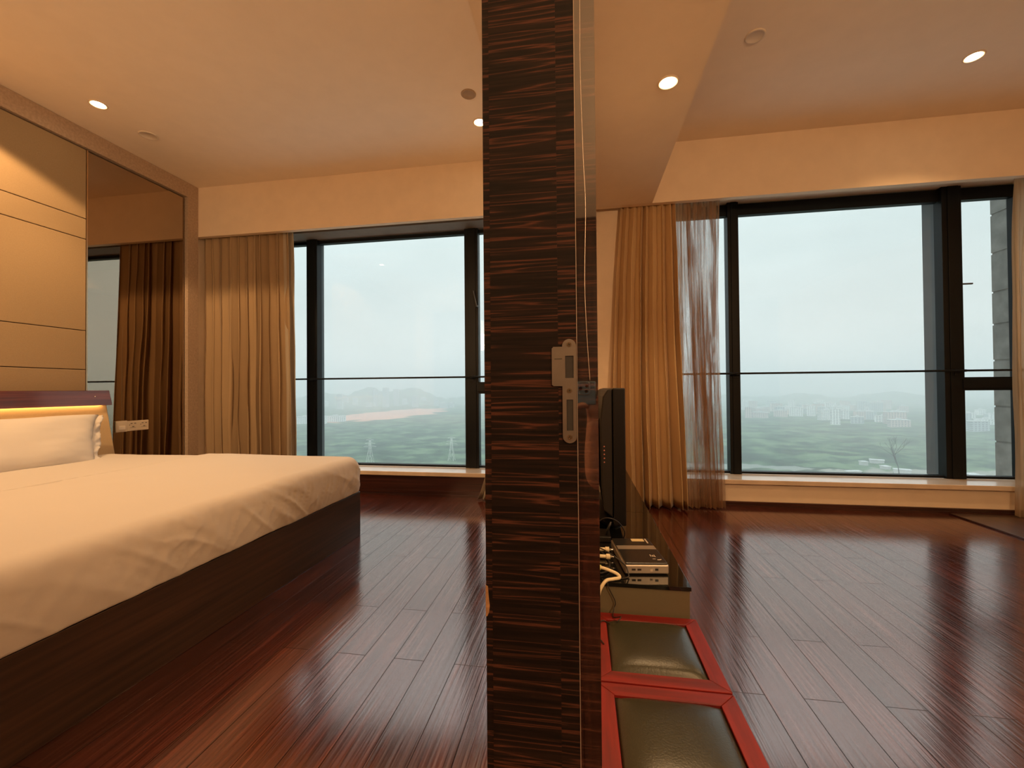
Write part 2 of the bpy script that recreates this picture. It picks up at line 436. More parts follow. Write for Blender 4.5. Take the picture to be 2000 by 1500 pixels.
M['shirt'] = fabric('dark_shirt_cloth', (0.02, 0.02, 0.024), (0.03, 0.03, 0.034))
M['trouser'] = fabric('dark_trouser_cloth', (0.018, 0.018, 0.022), (0.026, 0.026, 0.030))
M['hair'] = pmat('black_hair', (0.012, 0.010, 0.009), 0.5, bump=0.5, bscale=200)
M['phone'] = pmat('blue_phone_back', (0.26, 0.38, 0.44), 0.3, var=0.02, coat=0.4)
M['lensglass'] = pmat('camera_lens_glass', (0.006, 0.006, 0.008), 0.05, var=0)
M['chrome'] = pmat('polished_metal', (0.75, 0.72, 0.68), 0.15, metal=1.0, var=0)
M['lamp_trim'] = pmat('white_lamp_trim', (0.75, 0.62, 0.48), 0.4, var=0)
M['bulb'] = emit_mat('warm_lamp_lens', (1.0, 0.80, 0.50), 40.0)
M['reflector'] = emit_mat('warm_reflector', (1.0, 0.55, 0.2), 1.6)
M['led'] = emit_mat('warm_led_strip', (1.0, 0.55, 0.18), 24.0)
M['shade'] = emit_mat('added_lamp_shade_glow', (1.0, 0.66, 0.36), 5.0)  # glow of the added lamps behind the camera

# =================================================================== SETTING
XR = 4.6            # right end of the living room
YK = -2.6           # back of both rooms
# floor
o = mk('floor', box(XL - 0.07, XR, YK, YW, -0.08, 0.0), M['floor'])
tag(o, 'glossy dark red-brown wooden plank floor of both rooms', 'floor', kind='structure')
# ceiling with bulkhead along the dividing wall
bm = bmesh.new()
bx(bm, XL - 0.07, XR, YK, YB, ZC, ZC + 0.2)
bx(bm, -0.431, 0.612, YK, YB - 0.001, ZS, ZC)
tag(mk('ceiling', bm, M['ceil']), 'smooth warm-lit ceiling with a lower bulkhead along the dividing wall', 'ceiling', kind='structure')
# window wall: beam, low wall, piers, pocket
bm = bmesh.new()
bx(bm, XL - 0.07, XR, YB, YB + 0.05, ZS, ZC + 0.2)                 # beam face
bx(bm, -4.6, XR + .3, YG + 0.12, YG + 0.3, 2.66, ZC + 0.3)             # outer lintel
bx(bm, XL - 0.07, XR, YB + .05, YG + .12, 2.80, ZC + .2)             # pocket top
bx(bm, XL - 0.07, 0.0, YW, YG + 0.2, -0.3, 0.185)                       # low walls
bx(bm, 0.0, XR, YW, YG + 0.2, -0.3, 0.185)
bx(bm, -0.15, 0.37, YW - 0.01, YG + 0.3, 0.2, 2.80)            # pier between the rooms
bx(bm, XL - .07, -3.55, YW + 0.01, YG + 0.3, 0.2, 2.80)
bx(bm, 3.53, XR, YW + 0.02, YG + 0.03, 0.2, 2.80)                       # right pier
tag(mk('wall_window', bm, M['wall']), 'cream window wall with deep beam above the windows', 'wall', kind='structure')
bm = bmesh.new()
bx(bm, XL - 0.07, -0.151, 3.862, YG + 0.119, 2.585, 2.79)
bm2 = bmesh.new(); bx(bm2, 0.371, 3.529, 3.862, YG + 0.119, 2.655, 2.79)
tag(mk('trim_5', bm2, M['wall']), 'pale strip above the living room window frame', 'trim', kind='structure')
tag(mk('trim_1', bm, M['reveal']), 'dark grey-brown reveal strip above the bedroom window frame', 'trim', kind='structure')
# walls
tag(mk('wall_left', box(-4.1, XL - 0.07, YK, YG + 0.3, -0.3, ZC + 0.2), M['wall']), 'left bedroom wall behind the framed panel', 'wall', kind='structure')
tag(mk('wall_right', box(XR, XR + 0.2, YK, YG + 0.3, -0.3, ZC + 0.2), M['wall']), 'right living room wall outside the frame', 'wall', kind='structure')
tag(mk('wall_back', box(-4.1, XR + 0.2, YK - 0.2, YK, -0.3, ZC + 0.2), wood('dark_wood_panelling', (0.02, 0.011, 0.007), (0.06, 0.03, 0.018), 'Z', 40, 0.5)), 'dark wood panelled back wall behind the camera', 'wall', kind='structure')
tag(mk('wall_middle', box(XJ0 + 0.012, XJ1 - 0.006, YJ + 0.04, YW - 0.011, 0.0, ZS), M['wall']), 'cream dividing wall between bedroom and living room', 'wall', kind='structure')
# sills
for i, (x0, x1) in enumerate(((XL - 0.07, -0.15), (0.37, 3.53))):
    o = mk('trim_%d' % (i + 2), box(x0, x1, YW - 0.03, YG - 0.035, 0.188, 0.226), M['sill'], bevel=0.004)
    tag(o, ('pale stone window sill of the bedroom', 'pale stone window sill of the living room')[i], 'trim', kind='structure')
# baseboards
bm = bmesh.new(); bx(bm, XL - 0.07, XJ0 + .0, YW - 0.018, YW, 0.0, 0.05); bx(bm, XL - 0.07, XJ0, YW - 0.028, YW - .018, 0.0, 0.018)
bx(bm, XL - 0.07, XJ0, YW - 0.012, YW, 0.05, 0.186)
tag(mk('baseboard_left', bm, M['base']), 'dark wood panel and baseboard under the bedroom window', 'baseboard', kind='structure')
bm = bmesh.new(); bx(bm, 0.34, XR, YW - 0.018, YW, 0.0, 0.042); bx(bm, 0.34, XR, YW - 0.030, YW - .018, 0.0, 0.018)
tag(mk('baseboard_right', bm, M['base']), 'dark wood baseboard under the living room window', 'baseboard', kind='structure')
M['border'] = wood('dark_floor_border_wood', (0.020, 0.008, 0.006), (0.060, 0.022, 0.014), 'Y', 60, 0.35)
tag(mk('trim_4', box(2.81, 3.55, 1.6, YW - 0.035, 0.0, 0.012), M['border'], bevel=0.003), 'dark wooden floor border at the right end of the living room', 'trim', kind='structure')

# ------------------------------------------------------------------ door jamb (end of dividing wall)
dj = thing('door_1', 'dark striped ebony veneer door jamb on the end of the dividing wall', 'door jamb', loc=(0, YJ, 0), kind='structure')
def part(name, bm, mat, parent, smooth=False, bevel=0.0, label=None, **k):
    bmesh.ops.translate(bm, verts=bm.verts, vec=-parent.location)
    o = mk(name, bm, mat, None, smooth, bevel, **k); o.parent = parent
    if label: o['label'] = label
    return o
part('jamb_panel', box(-0.1385, -0.0335, YJ, YJ + 0.04, 0.0, ZS), veneer('ebony_a', 0.0), dj)
part('jamb_edge_strip', box(XJ0, -0.1385, YJ + 0.0006, YJ + 0.05, 0.0, ZS), veneer('ebony_b', 5.3), dj)
part('jamb_lock_strip', box(-0.0335, -0.0057, YJ + 0.0003, YJ + 0.04, 0.0, ZS), veneer('ebony_c', 9.1), dj)
part('metal_trim', box(-0.0056, -0.0047, YJ - 0.0005, YJ + 0.04, 0.0, ZS), M['edge'], dj, label='thin pale edge line')
part('glossy_stop', box(-0.0046, XJ1, YJ + 0.002, YJ + 0.05, 0.0, ZS), veneer('ebony_gloss', 3.4, 1.0, 0.03, 1.0, ior=2.2, coat_ior=2.2), dj, label='mirror-glossy dark veneer strip')
bm = bmesh.new()
outl = [(-0.1496, 0.645), (-0.1496, 0.694), (-0.146, 0.692), (-0.1448, 0.675), (-0.1432, 0.662), (-0.1445, 0.652), (-0.147, 0.646)]
prism(bm, outl, 1, YJ + 0.0002, YJ + 0.003)
part('chipped_patch', bm, M['barewood'], dj, label='patch of bare chipped wood')
# strike plate
sp_ = thing('strike_plate', 'satin metal lock strike plate with side lip', 'strike plate', loc=(-0.0165, YJ, 1.0))
del sp_['label'], sp_['category']
sp_.parent = dj; sp_.location = Vector((-0.0165, YJ, 1.0)) - dj.location
def spl(name, bm, mat, label=None, bevel=0.0):
    bmesh.ops.translate(bm, verts=bm.verts, vec=-Vector((-0.0165, YJ, 1.0)))
    o = mk(name, bm, mat, sp_, bevel=bevel)
    if label: o['label'] = label
    return o
# plate as strips around the holes
y0, y1 = YJ - 0.0022, YJ - 0.0002
bm = bmesh.new()
def arc(cx, cz, r, a0, a1, n=14): return [(cx + r * math.cos(math.radians(a0 + (a1 - a0) * k / n)), cz + r * math.sin(math.radians(a0 + (a1 - a0) * k / n))) for k in range(n + 1)]
L0, L1 = -0.0272, -0.0062
cx = (L0 + L1) / 2; rr = (L1 - L0) / 2
h1 = (-0.0228, -0.0102, 1.0158, 1.0495); h2 = (-0.0213, -0.0113, 0.936, 0.983)
ztop, zbot = 1.0645, 0.9275
prism(bm, [(L0, h1[3]), (L1, h1[3])] + arc(cx, ztop, rr, 0, 180), 1, y0, y1)
prism(bm, [(L0, h1[2]), (h1[0], h1[2]), (h1[0], h1[3]), (L0, h1[3])], 1, y0, y1)
prism(bm, [(h1[1], h1[2]), (L1, h1[2]), (L1, h1[3]), (h1[1], h1[3])], 1, y0, y1)
prism(bm, [(L0, h2[3]), (L1, h2[3]), (L1, h1[2]), (L0, h1[2])], 1, y0, y1)
prism(bm, [(L0, h2[2]), (h2[0], h2[2]), (h2[0], h2[3]), (L0, h2[3])], 1, y0, y1)
prism(bm, [(h2[1], h2[2]), (L1, h2[2]), (L1, h2[3]), (h2[1], h2[3])], 1, y0, y1)
prism(bm, [(L1, h2[2]), (L0, h2[2])] + arc(cx, zbot, rr, 180, 360), 1, y0, y1)
prism(bm, [(L0, 1.0035), (L0, 1.0635), (-0.0405, 1.0635), (-0.0430, 1.061), (-0.0430, 1.006), (-0.0405, 1.0035)], 1, y0, y1)
bmesh.ops.remove_doubles(bm, verts=bm.verts, dist=1e-6)
spl('plate', bm, M['satin'])
spl('latch_hole', box(h1[0], h1[1], YJ - 0.0010, YJ - 0.0001, h1[2], h1[3]), M['recess'])
spl('bolt_hole', box(h2[0], h2[1], YJ - 0.0010, YJ - 0.0001, h2[2], h2[3]), M['recess'])
spl('slot', box(-0.039, -0.0275, y0 - 0.0003, y0 + 0.0002, 1.0445, 1.0455), M['recess'])
for z in (1.0665, 0.9965, 0.926):
    bm = bmesh.new()
    prism(bm, arc(-0.0167, z, 0.0036, 0, 342, 19), 1, y0 - 0.0006, y0 + 0.0005)
    for a in (20, 110):
        ca, sa = math.cos(math.radians(a)), math.sin(math.radians(a))
        pts = [(-0.0167 + u * ca - w * sa, z + u * sa + w * ca) for u, w in ((-.0024, -.0004), (.0024, -.0004), (.0024, .0004), (-.0024, .0004))]
        prism(bm, pts, 1, y0 - 0.0008, y0 - 0.0005, 1)
    spl('screw', bm, [M['screw'], M['slot']])
# thin modelled line standing in for a reflection in the glossy strip
bm = bmesh.new()
pts = [(0.0045, YJ - 0.002, ZS - 0.001), (0.0045, YJ - 0.001, 1.65), (0.0040, YJ, 1.50), (0.0072, YJ, 1.357), (0.0100, YJ, 1.278), (0.0078, YJ, 1.16), (0.0102, YJ, 1.08), (0.0140, YJ, 1.012)]
tube(bm, catmull(pts, 10), 0.00045, 6)
tag(mk('reflection_line', bm, M['edge'], smooth=True), 'thin pale line standing in for a reflection in the glossy strip of the door jamb', 'reflection_line')

# ------------------------------------------------------------------ windows
def window(n, x0, x1, mulls, cas, label, handle_z):
    """mulls: list of (xa, xb, kind); cas: (xa, xb, crossz0, crossz1) opening light"""
    w = thing('window_%d' % n, label, 'window', loc=((x0 + x1) / 2, YG, ZG0), kind='structure')
    zt = 2.575 if n == 1 else 2.645
    zb = 0.226
    bm = bmesh.new()
    bx(bm, x0, x1, YG - 0.028, YG + 0.03, ZG1, zt)
    bx(bm, x0, x1, YG - 0.028, YG + 0.03, zb, ZG0)
    bx(bm, x0 - 0.0, x0 + 0.04, YG - 0.028, YG + 0.03, ZG0, ZG1)
    bx(bm, x1 - 0.012, x1, YG - 0.028, YG + 0.03, ZG0, ZG1)
    bx(bm, x0, x1, YG - 0.034, YG - 0.0, ZG0 - 0.008, ZG0 - 0.002)
    part('window_frame', bm, M['alu'], w, bevel=0.002)
    for xa, xb, side in mulls:
        bm = bmesh.new()
        bx(bm, xa, xb, YG - 0.055, YG + 0.03, zb - 0.002, zt + 0.03)
        k = (xb - xa) * 0.28
        bx(bm, xa + k, xb - k * 0.6, YG - 0.062, YG - 0.054, zb, zt + 0.028)
        m_ = part('mullion', bm, M['alu'], w, bevel=0.002)
        bm = bmesh.new()
        if side == 'fin': bx(bm, xa + 0.005, xa + 0.05, YG + 0.031, YG + 0.16, zb, zt + 0.1)
        else: bx(bm, xa + 0.02, xb - 0.02, YG + 0.031, YG + 0.10, zb, zt + 0.1)
        part('outer_fin', bm, M['alu_out'], w, label='slate grey outer fin')
    # panes
    edges = [x0 + 0.03] + [v for m_ in mulls for v in (m_[0] + .01, m_[1] - .01)] + [x1 - 0.005]
    for i in range(0, len(edges), 2):
        a, b2 = edges[i], edges[i + 1]
        if cas and abs(a - cas[0]) < 0.06:
            zc0, zc1 = cas[2], cas[3]
            part('pane', box(a, b2, YG, YG + 0.006, zc1, ZG1 + .005), M['glass'], w)
            part('pane', box(a, b2, YG, YG + 0.006, ZG0 - .005, zc0), M['glass'], w)
            bm = bmesh.new()
            bx(bm, a - 0.005, x1 - 0.03, YG - 0.05, YG + 0.035, zc0, zc1)
            bx(bm, a - 0.005, x1 - 0.03, YG - 0.062, YG - 0.05, zc0 + 0.02, zc1 - 0.012)
            part('crossbar', bm, M['alu'], w, bevel=0.002)
            bm = bmesh.new()
            if n == 2:   # small friction stay sticking out sideways
                bx(bm, a + 0.01, a + 0.10, YG - 0.034, YG - 0.020, 1.836, 1.848); bx(bm, a - 0.0, a + 0.018, YG - 0.034, YG + 0.0, 1.828, 1.85)
            else:
                prism(bm, [(a + .000, 1.80), (a + .012, 1.80), (a - .025, 1.96), (a - .032, 1.96)], 1, YG - 0.10, YG - 0.086)
                bx(bm, a - .005, a + .012, YG - 0.09, YG - .03, 1.80, 1.82)
            part('handle', bm, M['gasket'], w, bevel=0.0015)
        else:
            part('pane', box(a, b2, YG, YG + 0.006, ZG0 - .005, ZG1 + .005), M['glass'], w)
    return w
window(1, -3.548, -0.152, [(-2.836, -2.716, ''), (-1.122, -0.985, '')], (-0.985, -0.2, 0.955, 1.070), 'black framed bedroom window overlooking hazy hills', 1.8)
window(2, 0.372, 3.528, [(1.313, 1.405, ''), (2.985, 3.128, 'fin')], (3.128, 3.5, 0.956, 1.066), 'black framed living room window overlooking hazy buildings', 1.8)
# guard rails
for i, (x0, x1) in enumerate(((XL - 0.065, -0.153), (0.373, 3.50))):
    g = thing('guard_rail', ('thin black guard rail across the bedroom window', 'thin black guard rail across the living room window')[i], 'rail', group=None, loc=((x0 + x1) / 2, YG - 0.13, 1.118))
    bm = bmesh.new(); tube(bm, [(x0, YG - 0.13, 1.118), (x1, YG - 0.13, 1.118)], 0.0085, 12)
    part('bar', bm, M['alu'], g, smooth=True)
    for xm in ((-2.76, -1.05) if i == 0 else (1.36, 3.07)):
        bm = bmesh.new(); bx(bm, xm - 0.012, xm + 0.012, YG - 0.135, YG - 0.063, 1.108, 1.128); bx(bm, xm - 0.022, xm + 0.022, YG - 0.068, YG - 0.0625, 1.08, 1.14)
        part('bracket', bm, M['alu'], g, bevel=0.001)
# outside column
M['stone'] = pmat('grey_stone_cladding', (0.20, 0.20, 0.185), 0.9, var=0.2, vscale=9, bump=0.2)
bm = bmesh.new()
z = -2.0
zz = [-2.0, -0.9, 0.05, 0.42, 0.78, 1.25, 1.62, 1.95, 2.35, 2.75, 3.6]
for a, b2 in zip(zz, zz[1:]):
    bx(bm, 4.20, 5.2, 4.45, 5.10, a + 0.009, b2 - 0.009)
bx(bm, 4.206, 5.194, 4.456, 5.094, -80, 4.0)
tag(mk('facade_column', bm, M['stone']), 'grey stone-clad facade column outside the right window', 'column')

# ------------------------------------------------------------------ left framed wall
wf = thing('wall_panel', 'tan upholstered wall panel above the bed inside a wide taupe frame', 'wall panel', loc=(XL, 1.8, 0))
bm = bmesh.new()
YF0, YF1 = -1.2, YB - 0.002
bx(bm, XL - 0.069, XL, YF0, YF1, 2.912, ZC - 0.002)
bx(bm, XL - 0.069, XL, 3.582, YF1, 0.0, 2.912)
bx(bm, XL - 0.069, XL, YF0, YF0 + .13, 0.0, 2.912)
part('frame', bm, M['frame_tex'], wf, bevel=0.002)
bm = bmesh.new()
seams = [0.0, 0.45, 0.80, 1.177, 1.481, 2.198, 2.359, 2.905]
for a, b2 in zip(seams, seams[1:]):
    bx(bm, XL - 0.060, XL - 0.022, YF0 + .135, 2.732, a + 0.0025, b2 - 0.0025)
part('upholstered_panel', bm, M['panel'], wf, bevel=0.003)
part('metal_trim', box(XL - 0.064, XL - 0.019, 2.733, 2.742, 0.0, 2.905), M['brass'], wf, label='thin brass edge strip')
part('backing', box(XL - 0.069, XL - 0.062, YF0 + 0.13, 3.582, 0.0, 2.912), M['dark'], wf)
o = mk('mirror', box(XL - 0.055, XL - 0.030, 2.745, 3.570, 0.0, 2.900), M['mirror'])
tag(o, 'tall bronze-tinted mirror beside the upholstered panel', 'mirror')
# socket strip on mirror
ws = thing('wall_socket', 'cream switch and socket strip on the tinted mirror', 'socket', loc=(XL - 0.03, 3.08, 0.71))
x0 = XL - 0.0295
part('plate', box(x0, x0 + 0.010, 2.950, 3.040, 0.664, 0.757), M['white_pl'], ws, bevel=0.003)
part('plate', box(x0, x0 + 0.008, 3.041, 3.222, 0.666, 0.752), M['white_pl'], ws, bevel=0.003)
part('rocker_switch', box(x0 + .0095, x0 + 0.014, 2.970, 3.022, 0.682, 0.715), M['white_pl2'], ws, bevel=0.002)
for yc in (3.085, 3.178):
    bm = bmesh.new()
    bx(bm, x0 + .008, x0 + 0.0092, yc - 0.030, yc - 0.022, 0.716, 0.720)
    for dy, dz in ((-0.018, 0.727), (0.012, 0.727), (-.004, .700)):
        bx(bm, x0 + .0078, x0 + 0.0090, yc + dy, yc + dy + 0.016, dz, dz + 0.005)
    bx(bm, x0 + .0078, x0 + 0.0088, yc - .022, yc + .026, .694, .6955)
    part('socket_slots', bm, M['slot'], ws)

# ------------------------------------------------------------------ downlights
def downlight(x, y, zc, label, power, cone, tilt=(0, 0), soft=0.5, r=0.040, group=None):
    t = thing('ceiling_downlight', label, 'ceiling light', group, loc=(x, y, zc))
    bm = bmesh.new()
    lathe(bm, [(r, -0.0005), (r + 0.012, -0.0005), (r + 0.013, -0.003), (r + 0.006, -0.006), (r, -0.0045), (r, -0.0005)], (x, y, zc), 36)
    part('trim_ring', bm, M['lamp_trim'], t, smooth=True)
    bm = bmesh.new()
    lathe(bm, [(0, -0.0035), (r * 0.6, -0.0035), (r * 0.98, -0.0015)], (x, y, zc), 28)
    part('lens', bm, M['bulb'], t, smooth=True)
    bm = bmesh.new()
    lathe(bm, [(r * 0.98, -0.0015), (r * 1.0, -0.0045), (r + 0.004, -0.0062), (r + 0.006, -0.0064)], (x, y, zc), 36)
    part('reflector', bm, M['reflector'], t, smooth=True)
    ld = bpy.data.lights.new('downlight_spot', 'SPOT')
    ld.energy = power * K_SPOT; ld.color = WARM; ld.spot_size = math.radians(cone); ld.spot_blend = soft; ld.shadow_soft_size = 0.03
    lo = bpy.data.objects.new('lamp_light', ld); C.objects.link(lo); lo.parent = t
    lo.location = (0, 0, -0.04); lo.rotation_euler = (tilt[0], tilt[1], 0)
    return t
downlight(-3.376, 2.492, ZC, 'recessed ceiling downlight close to the bed wall', 55, 80, (0, -0.15))
downlight(-0.745, 3.158, ZC, 'recessed ceiling downlight beside the top of the door jamb', 60, 100)
downlight(0.456, 2.243, ZS, 'bright recessed downlight in the low bulkhead of the living room', 40, 120)
downlight(2.447, 3.055, ZC, 'recessed ceiling downlight at the upper right of the living room', 90, 125, (0.0, 0), soft=1.0)
downlight(-3.20, 1.70, ZC, 'recessed downlight washing the upholstered wall panel', 150, 133, soft=0.12)
downlight(1.03, 0.4, ZC, 'recessed downlight above the near living room floor', 60, 110)
# small ceiling fittings
def disc(name, x, y, zc, r, label, cat, mat):
    bm = bmesh.new()
    lathe(bm, [(r, -0.0003), (r, -0.004), (r * 0.93, -0.007), (r * 0.8, -0.0065), (r * 0.78, -0.005), (0, -0.005)], (x, y, zc), 32)
    return tag(mk(name, bm, mat, smooth=True), label, cat)
M['disc'] = pmat('tan_sprinkler_cover', (0.36, 0.26, 0.17), 0.6, var=0.05)
M['disc2'] = pmat('painted_cover', (0.70, 0.61, 0.50), 0.7, var=0.02)
disc('sprinkler_cover', -0.750, 2.843, ZC, 0.052, 'round tan sprinkler cover on the bedroom ceiling near the jamb', 'sprinkler cover', M['disc'])
disc('access_cover', -3.396, 2.865, ZC, 0.065, 'faint round painted cover on the ceiling near the mirror', 'ceiling cover', M['disc2'])
disc('smoke_detector', 1.03, 2.656, ZC, 0.055, 'small round smoke detector on the living room ceiling', 'smoke detector', M['disc2'])
# hanging lamps added out of view behind the camera to light both rooms
def added_pendant(x, y, label, power):
    t = thing('added_pendant_lamp', label, 'added hanging lamp', loc=(x, y, ZC))
    bm = bmesh.new(); tube(bm, [(x, y, ZC - .001), (x, y, 2.50)], 0.005, 8); lathe(bm, [(0, -0.001), (0.05, -0.001), (0.05, -0.02), (0, -0.022)], (x, y, ZC), 20)
    part('cable', bm, M['dark'], t)
    bm = bmesh.new(); lathe(bm, [(0, .24), (0.10, .235), (0.17, .18), (0.2, .10), (0.19, .03), (0.13, -.03), (0, -.05)], (x, y, 2.27), 32)
    part('glass_shade', bm, M['shade'], t, smooth=True)
    ld = bpy.data.lights.new('added_pendant_bulb', 'POINT'); ld.energy = power; ld.color = (1.0, 0.60, 0.30); ld.shadow_soft_size = 0.2
    lo = bpy.data.objects.new('lamp_light', ld); C.objects.link(lo); lo.parent = t; lo.location = (0, 0, -0.68 - 0.35 + .02)
    return t
added_pendant(-2.2, -0.9, 'round hanging lamp added out of view to light the bedroom', 125)
added_pendant(1.45, -0.9, 'round hanging lamp added out of view to light the living room', 175)

# ------------------------------------------------------------------ bed
BX0, BX1, BY0, BY1 = -3.62, -1.512, 0.70, 2.735
bed = thing('bed', 'double bed on a dark wood base with a mahogany-capped headboard and white sheets', 'bed', loc=((BX0 + BX1) / 2, (BY0 + BY1) / 2, 0))
bm = bmesh.new()
bx(bm, BX0 - 0.1, BX1, BY0, BY1, 0.0, 0.300)
bx(bm, BX1 - 0.016, BX1 - 0.004, BY0 + .01, BY1 - .01, 0.300, 0.312)
part('bed_base', bm, M['bedwood'], bed, bevel=0.003)

def round_rect(w, h, r, n_side=170, n_c=14):
    pts = []
    for cx, cy, a0 in ((w - r, h - r, 0), (-(w - r), h - r, 90), (-(w - r), -(h - r), 180), (w - r, -(h - r), 270)):
        for k in range(n_c + 1):
            a = math.radians(a0 + 90 * k / n_c); pts.append((cx + r * math.cos(a), cy + r * math.sin(a)))
        nx = {0: (-(w - r), h), 90: (-w, -(h - r)), 180: (w - r, -h), 270: (w, h - r)}[a0]
        sx, sy = pts[-1]
        for k in range(1, n_side):
            pts.append((sx + (nx[0] - sx) * k / n_side, sy + (nx[1] - sy) * k / n_side))
    return pts

def mattress_mesh(hw, hh, c, ztop, zbot, r_top=0.10, r_c=0.10, grow=0.0, wr=1.0, seed=0.0):
    bm = bmesh.new()
    prof = []                                  # (inset, z)
    for k in range(15): prof.append((min(hw, hh) * 0.98 * (1 - (k / 14)) ** 1.0 + r_top, ztop))
    for k in range(1, 10):
        a = math.radians(90 * k / 9); prof.append((r_top * (1 - math.sin(a)), ztop - r_top * (1 - math.cos(a))))
    nb = 26
    for k in range(1, nb + 1):
        prof.append((-0.006 * math.sin(math.pi * k / nb) + (0.0 if k < nb else 0.012), ztop - r_top - (ztop - r_top - zbot) * k / nb))
    rings = []
    for ins, z in prof:
        w, h = hw - ins, hh - ins
        rc = max(r_c - ins, 0.004)
        ring = []
        for x, y in round_rect(max(w, .02), max(h, .01), min(rc, max(h, .01) * 0.9, max(w, .02) * .9)):
            p = Vector((x, y, z))
            s = smooth(r_top * 1.6, 0.0, ins)       # 1 on the skirt
            drop = (ztop - z) / (ztop - zbot)
            # soft bulge of the top
            p.z += (1 - s) * (0.010 * noise.noise(Vector((x * 1.6, y * 1.6, seed))) + 0.0035 * noise.noise(Vector((x * 6, y * 5, seed + 4))))
            # gathered creases on the skirt
            n = Vector((max(-1, min(1, x / w if w > 0 else 0)) ** 9, max(-1, min(1, y / h if h > 0 else 0)) ** 9, 0))
            if n.length > 0: n.normalize()
            q = (y if abs(n.x) > abs(n.y) else x)
            cr = 0.013 * (1 - abs(noise.noise(Vector((q * 8 + z * 9, z * 3, 3.3 + seed)))) * 2.2) ** 3 * .6 + 0.006 * (1 - abs(noise.noise(Vector((q * 21 - z * 12, z * 6, 8.8 + seed)))) * 2.2) ** 3 - 0.006
            amp = 1.0 * s * (0.35 + 0.65 * math.sin(math.pi * min(drop, 0.93))) * wr * (0.55 + 0.9 * max(0, noise.noise(Vector((q * 2.1, 0, 5 + seed))) + .35))
            p += n * (cr * amp + s * 0.008 * math.sin(drop * math.pi))
            p.z += s * drop * 0.004 * noise.noise(Vector((q * 4.2, 1.0, seed)))
            ring.append(bm.verts.new((p.x + c[0], p.y + c[1], p.z)))
        rings.append(ring)
    n = len(rings[0])
    for A, B in zip(rings, rings[1:]):
        for k in range(n): bm.faces.new((A[k], B[k], B[(k + 1) % n], A[(k + 1) % n]))
    bm.faces.new(rings[0])
    bmesh.ops.recalc_face_normals(bm, faces=bm.faces[:])
    return bm
mc = ((-3.60 + BX1) / 2 + 0.008, (BY0 + BY1) / 2)
hw, hh = (BX1 + 3.60) / 2 + 0.012, (BY1 - BY0) / 2 + 0.012
part('mattress', mattress_mesh(hw - 0.008, hh - 0.008, mc, 0.535, 0.318, 0.068), M['sheet'], bed, smooth=True)
XF = -2.655
bm = mattress_mesh(hw, hh, mc, 0.549, 0.306, 0.075)
bmesh.ops.bisect_plane(bm, geom=bm.verts[:] + bm.edges[:] + bm.faces[:], plane_co=(XF, 0, 0), plane_no=(1, 0, 0.0), clear_inner=True)
o = part('cover_sheet', bm, M['sheet'], bed, smooth=True)
md = o.modifiers.new('solid', 'SOLIDIFY'); md.thickness = 0.007; md.offset = -1
# headboard
def hb_pts(z0, z1, xa0, xa1, xb):
    return [(xb, z0), (xa0, z0), (xa1, z1), (xb, z1)]
HY0, HY1 = 0.60, 2.79
bm = bmesh.new()
prism(bm, [(-3.80, 0.0), (-3.605, 0.0), (-3.605, 0.50), (-3.690, 0.905), (-3.80, 0.905)], 1, HY0, HY1)
part('headboard_pad', bm, M['headpad'], bed, bevel=0.008, label='tan cloth headboard pad')
bm = bmesh.new()
prism(bm, [(-3.785, 0.9145), (-3.668, 0.9145), (-3.668, 0.899), (-3.662, 0.899), (-3.690, 1.014), (-3.785, 1.014)], 1, HY0, HY1 + 0.018)
part('headboard_cap', bm, M['capwood'], bed, bevel=0.004, label='mahogany headboard cap')
part('led_strip', box(-3.682, -3.671, HY0 + 0.05, HY1 - 0.04, 0.9085, 0.9142), M['led'], bed, label='glowing warm light strip')
for yk in (1.95, 2.70, 1.1):
    bm = bmesh.new()
    c = Vector((-3.679, yk, 0.968))
    for k in range(1): pass
    m4 = Matrix.Translation(c) @ Matrix.Rotation(math.radians(90), 4, 'Y')
    bmesh.ops.create_uvsphere(bm, u_segments=12, v_segments=8, radius=0.006, matrix=m4)
    part('cap_stud', bm, M['chrome'], bed, smooth=True)
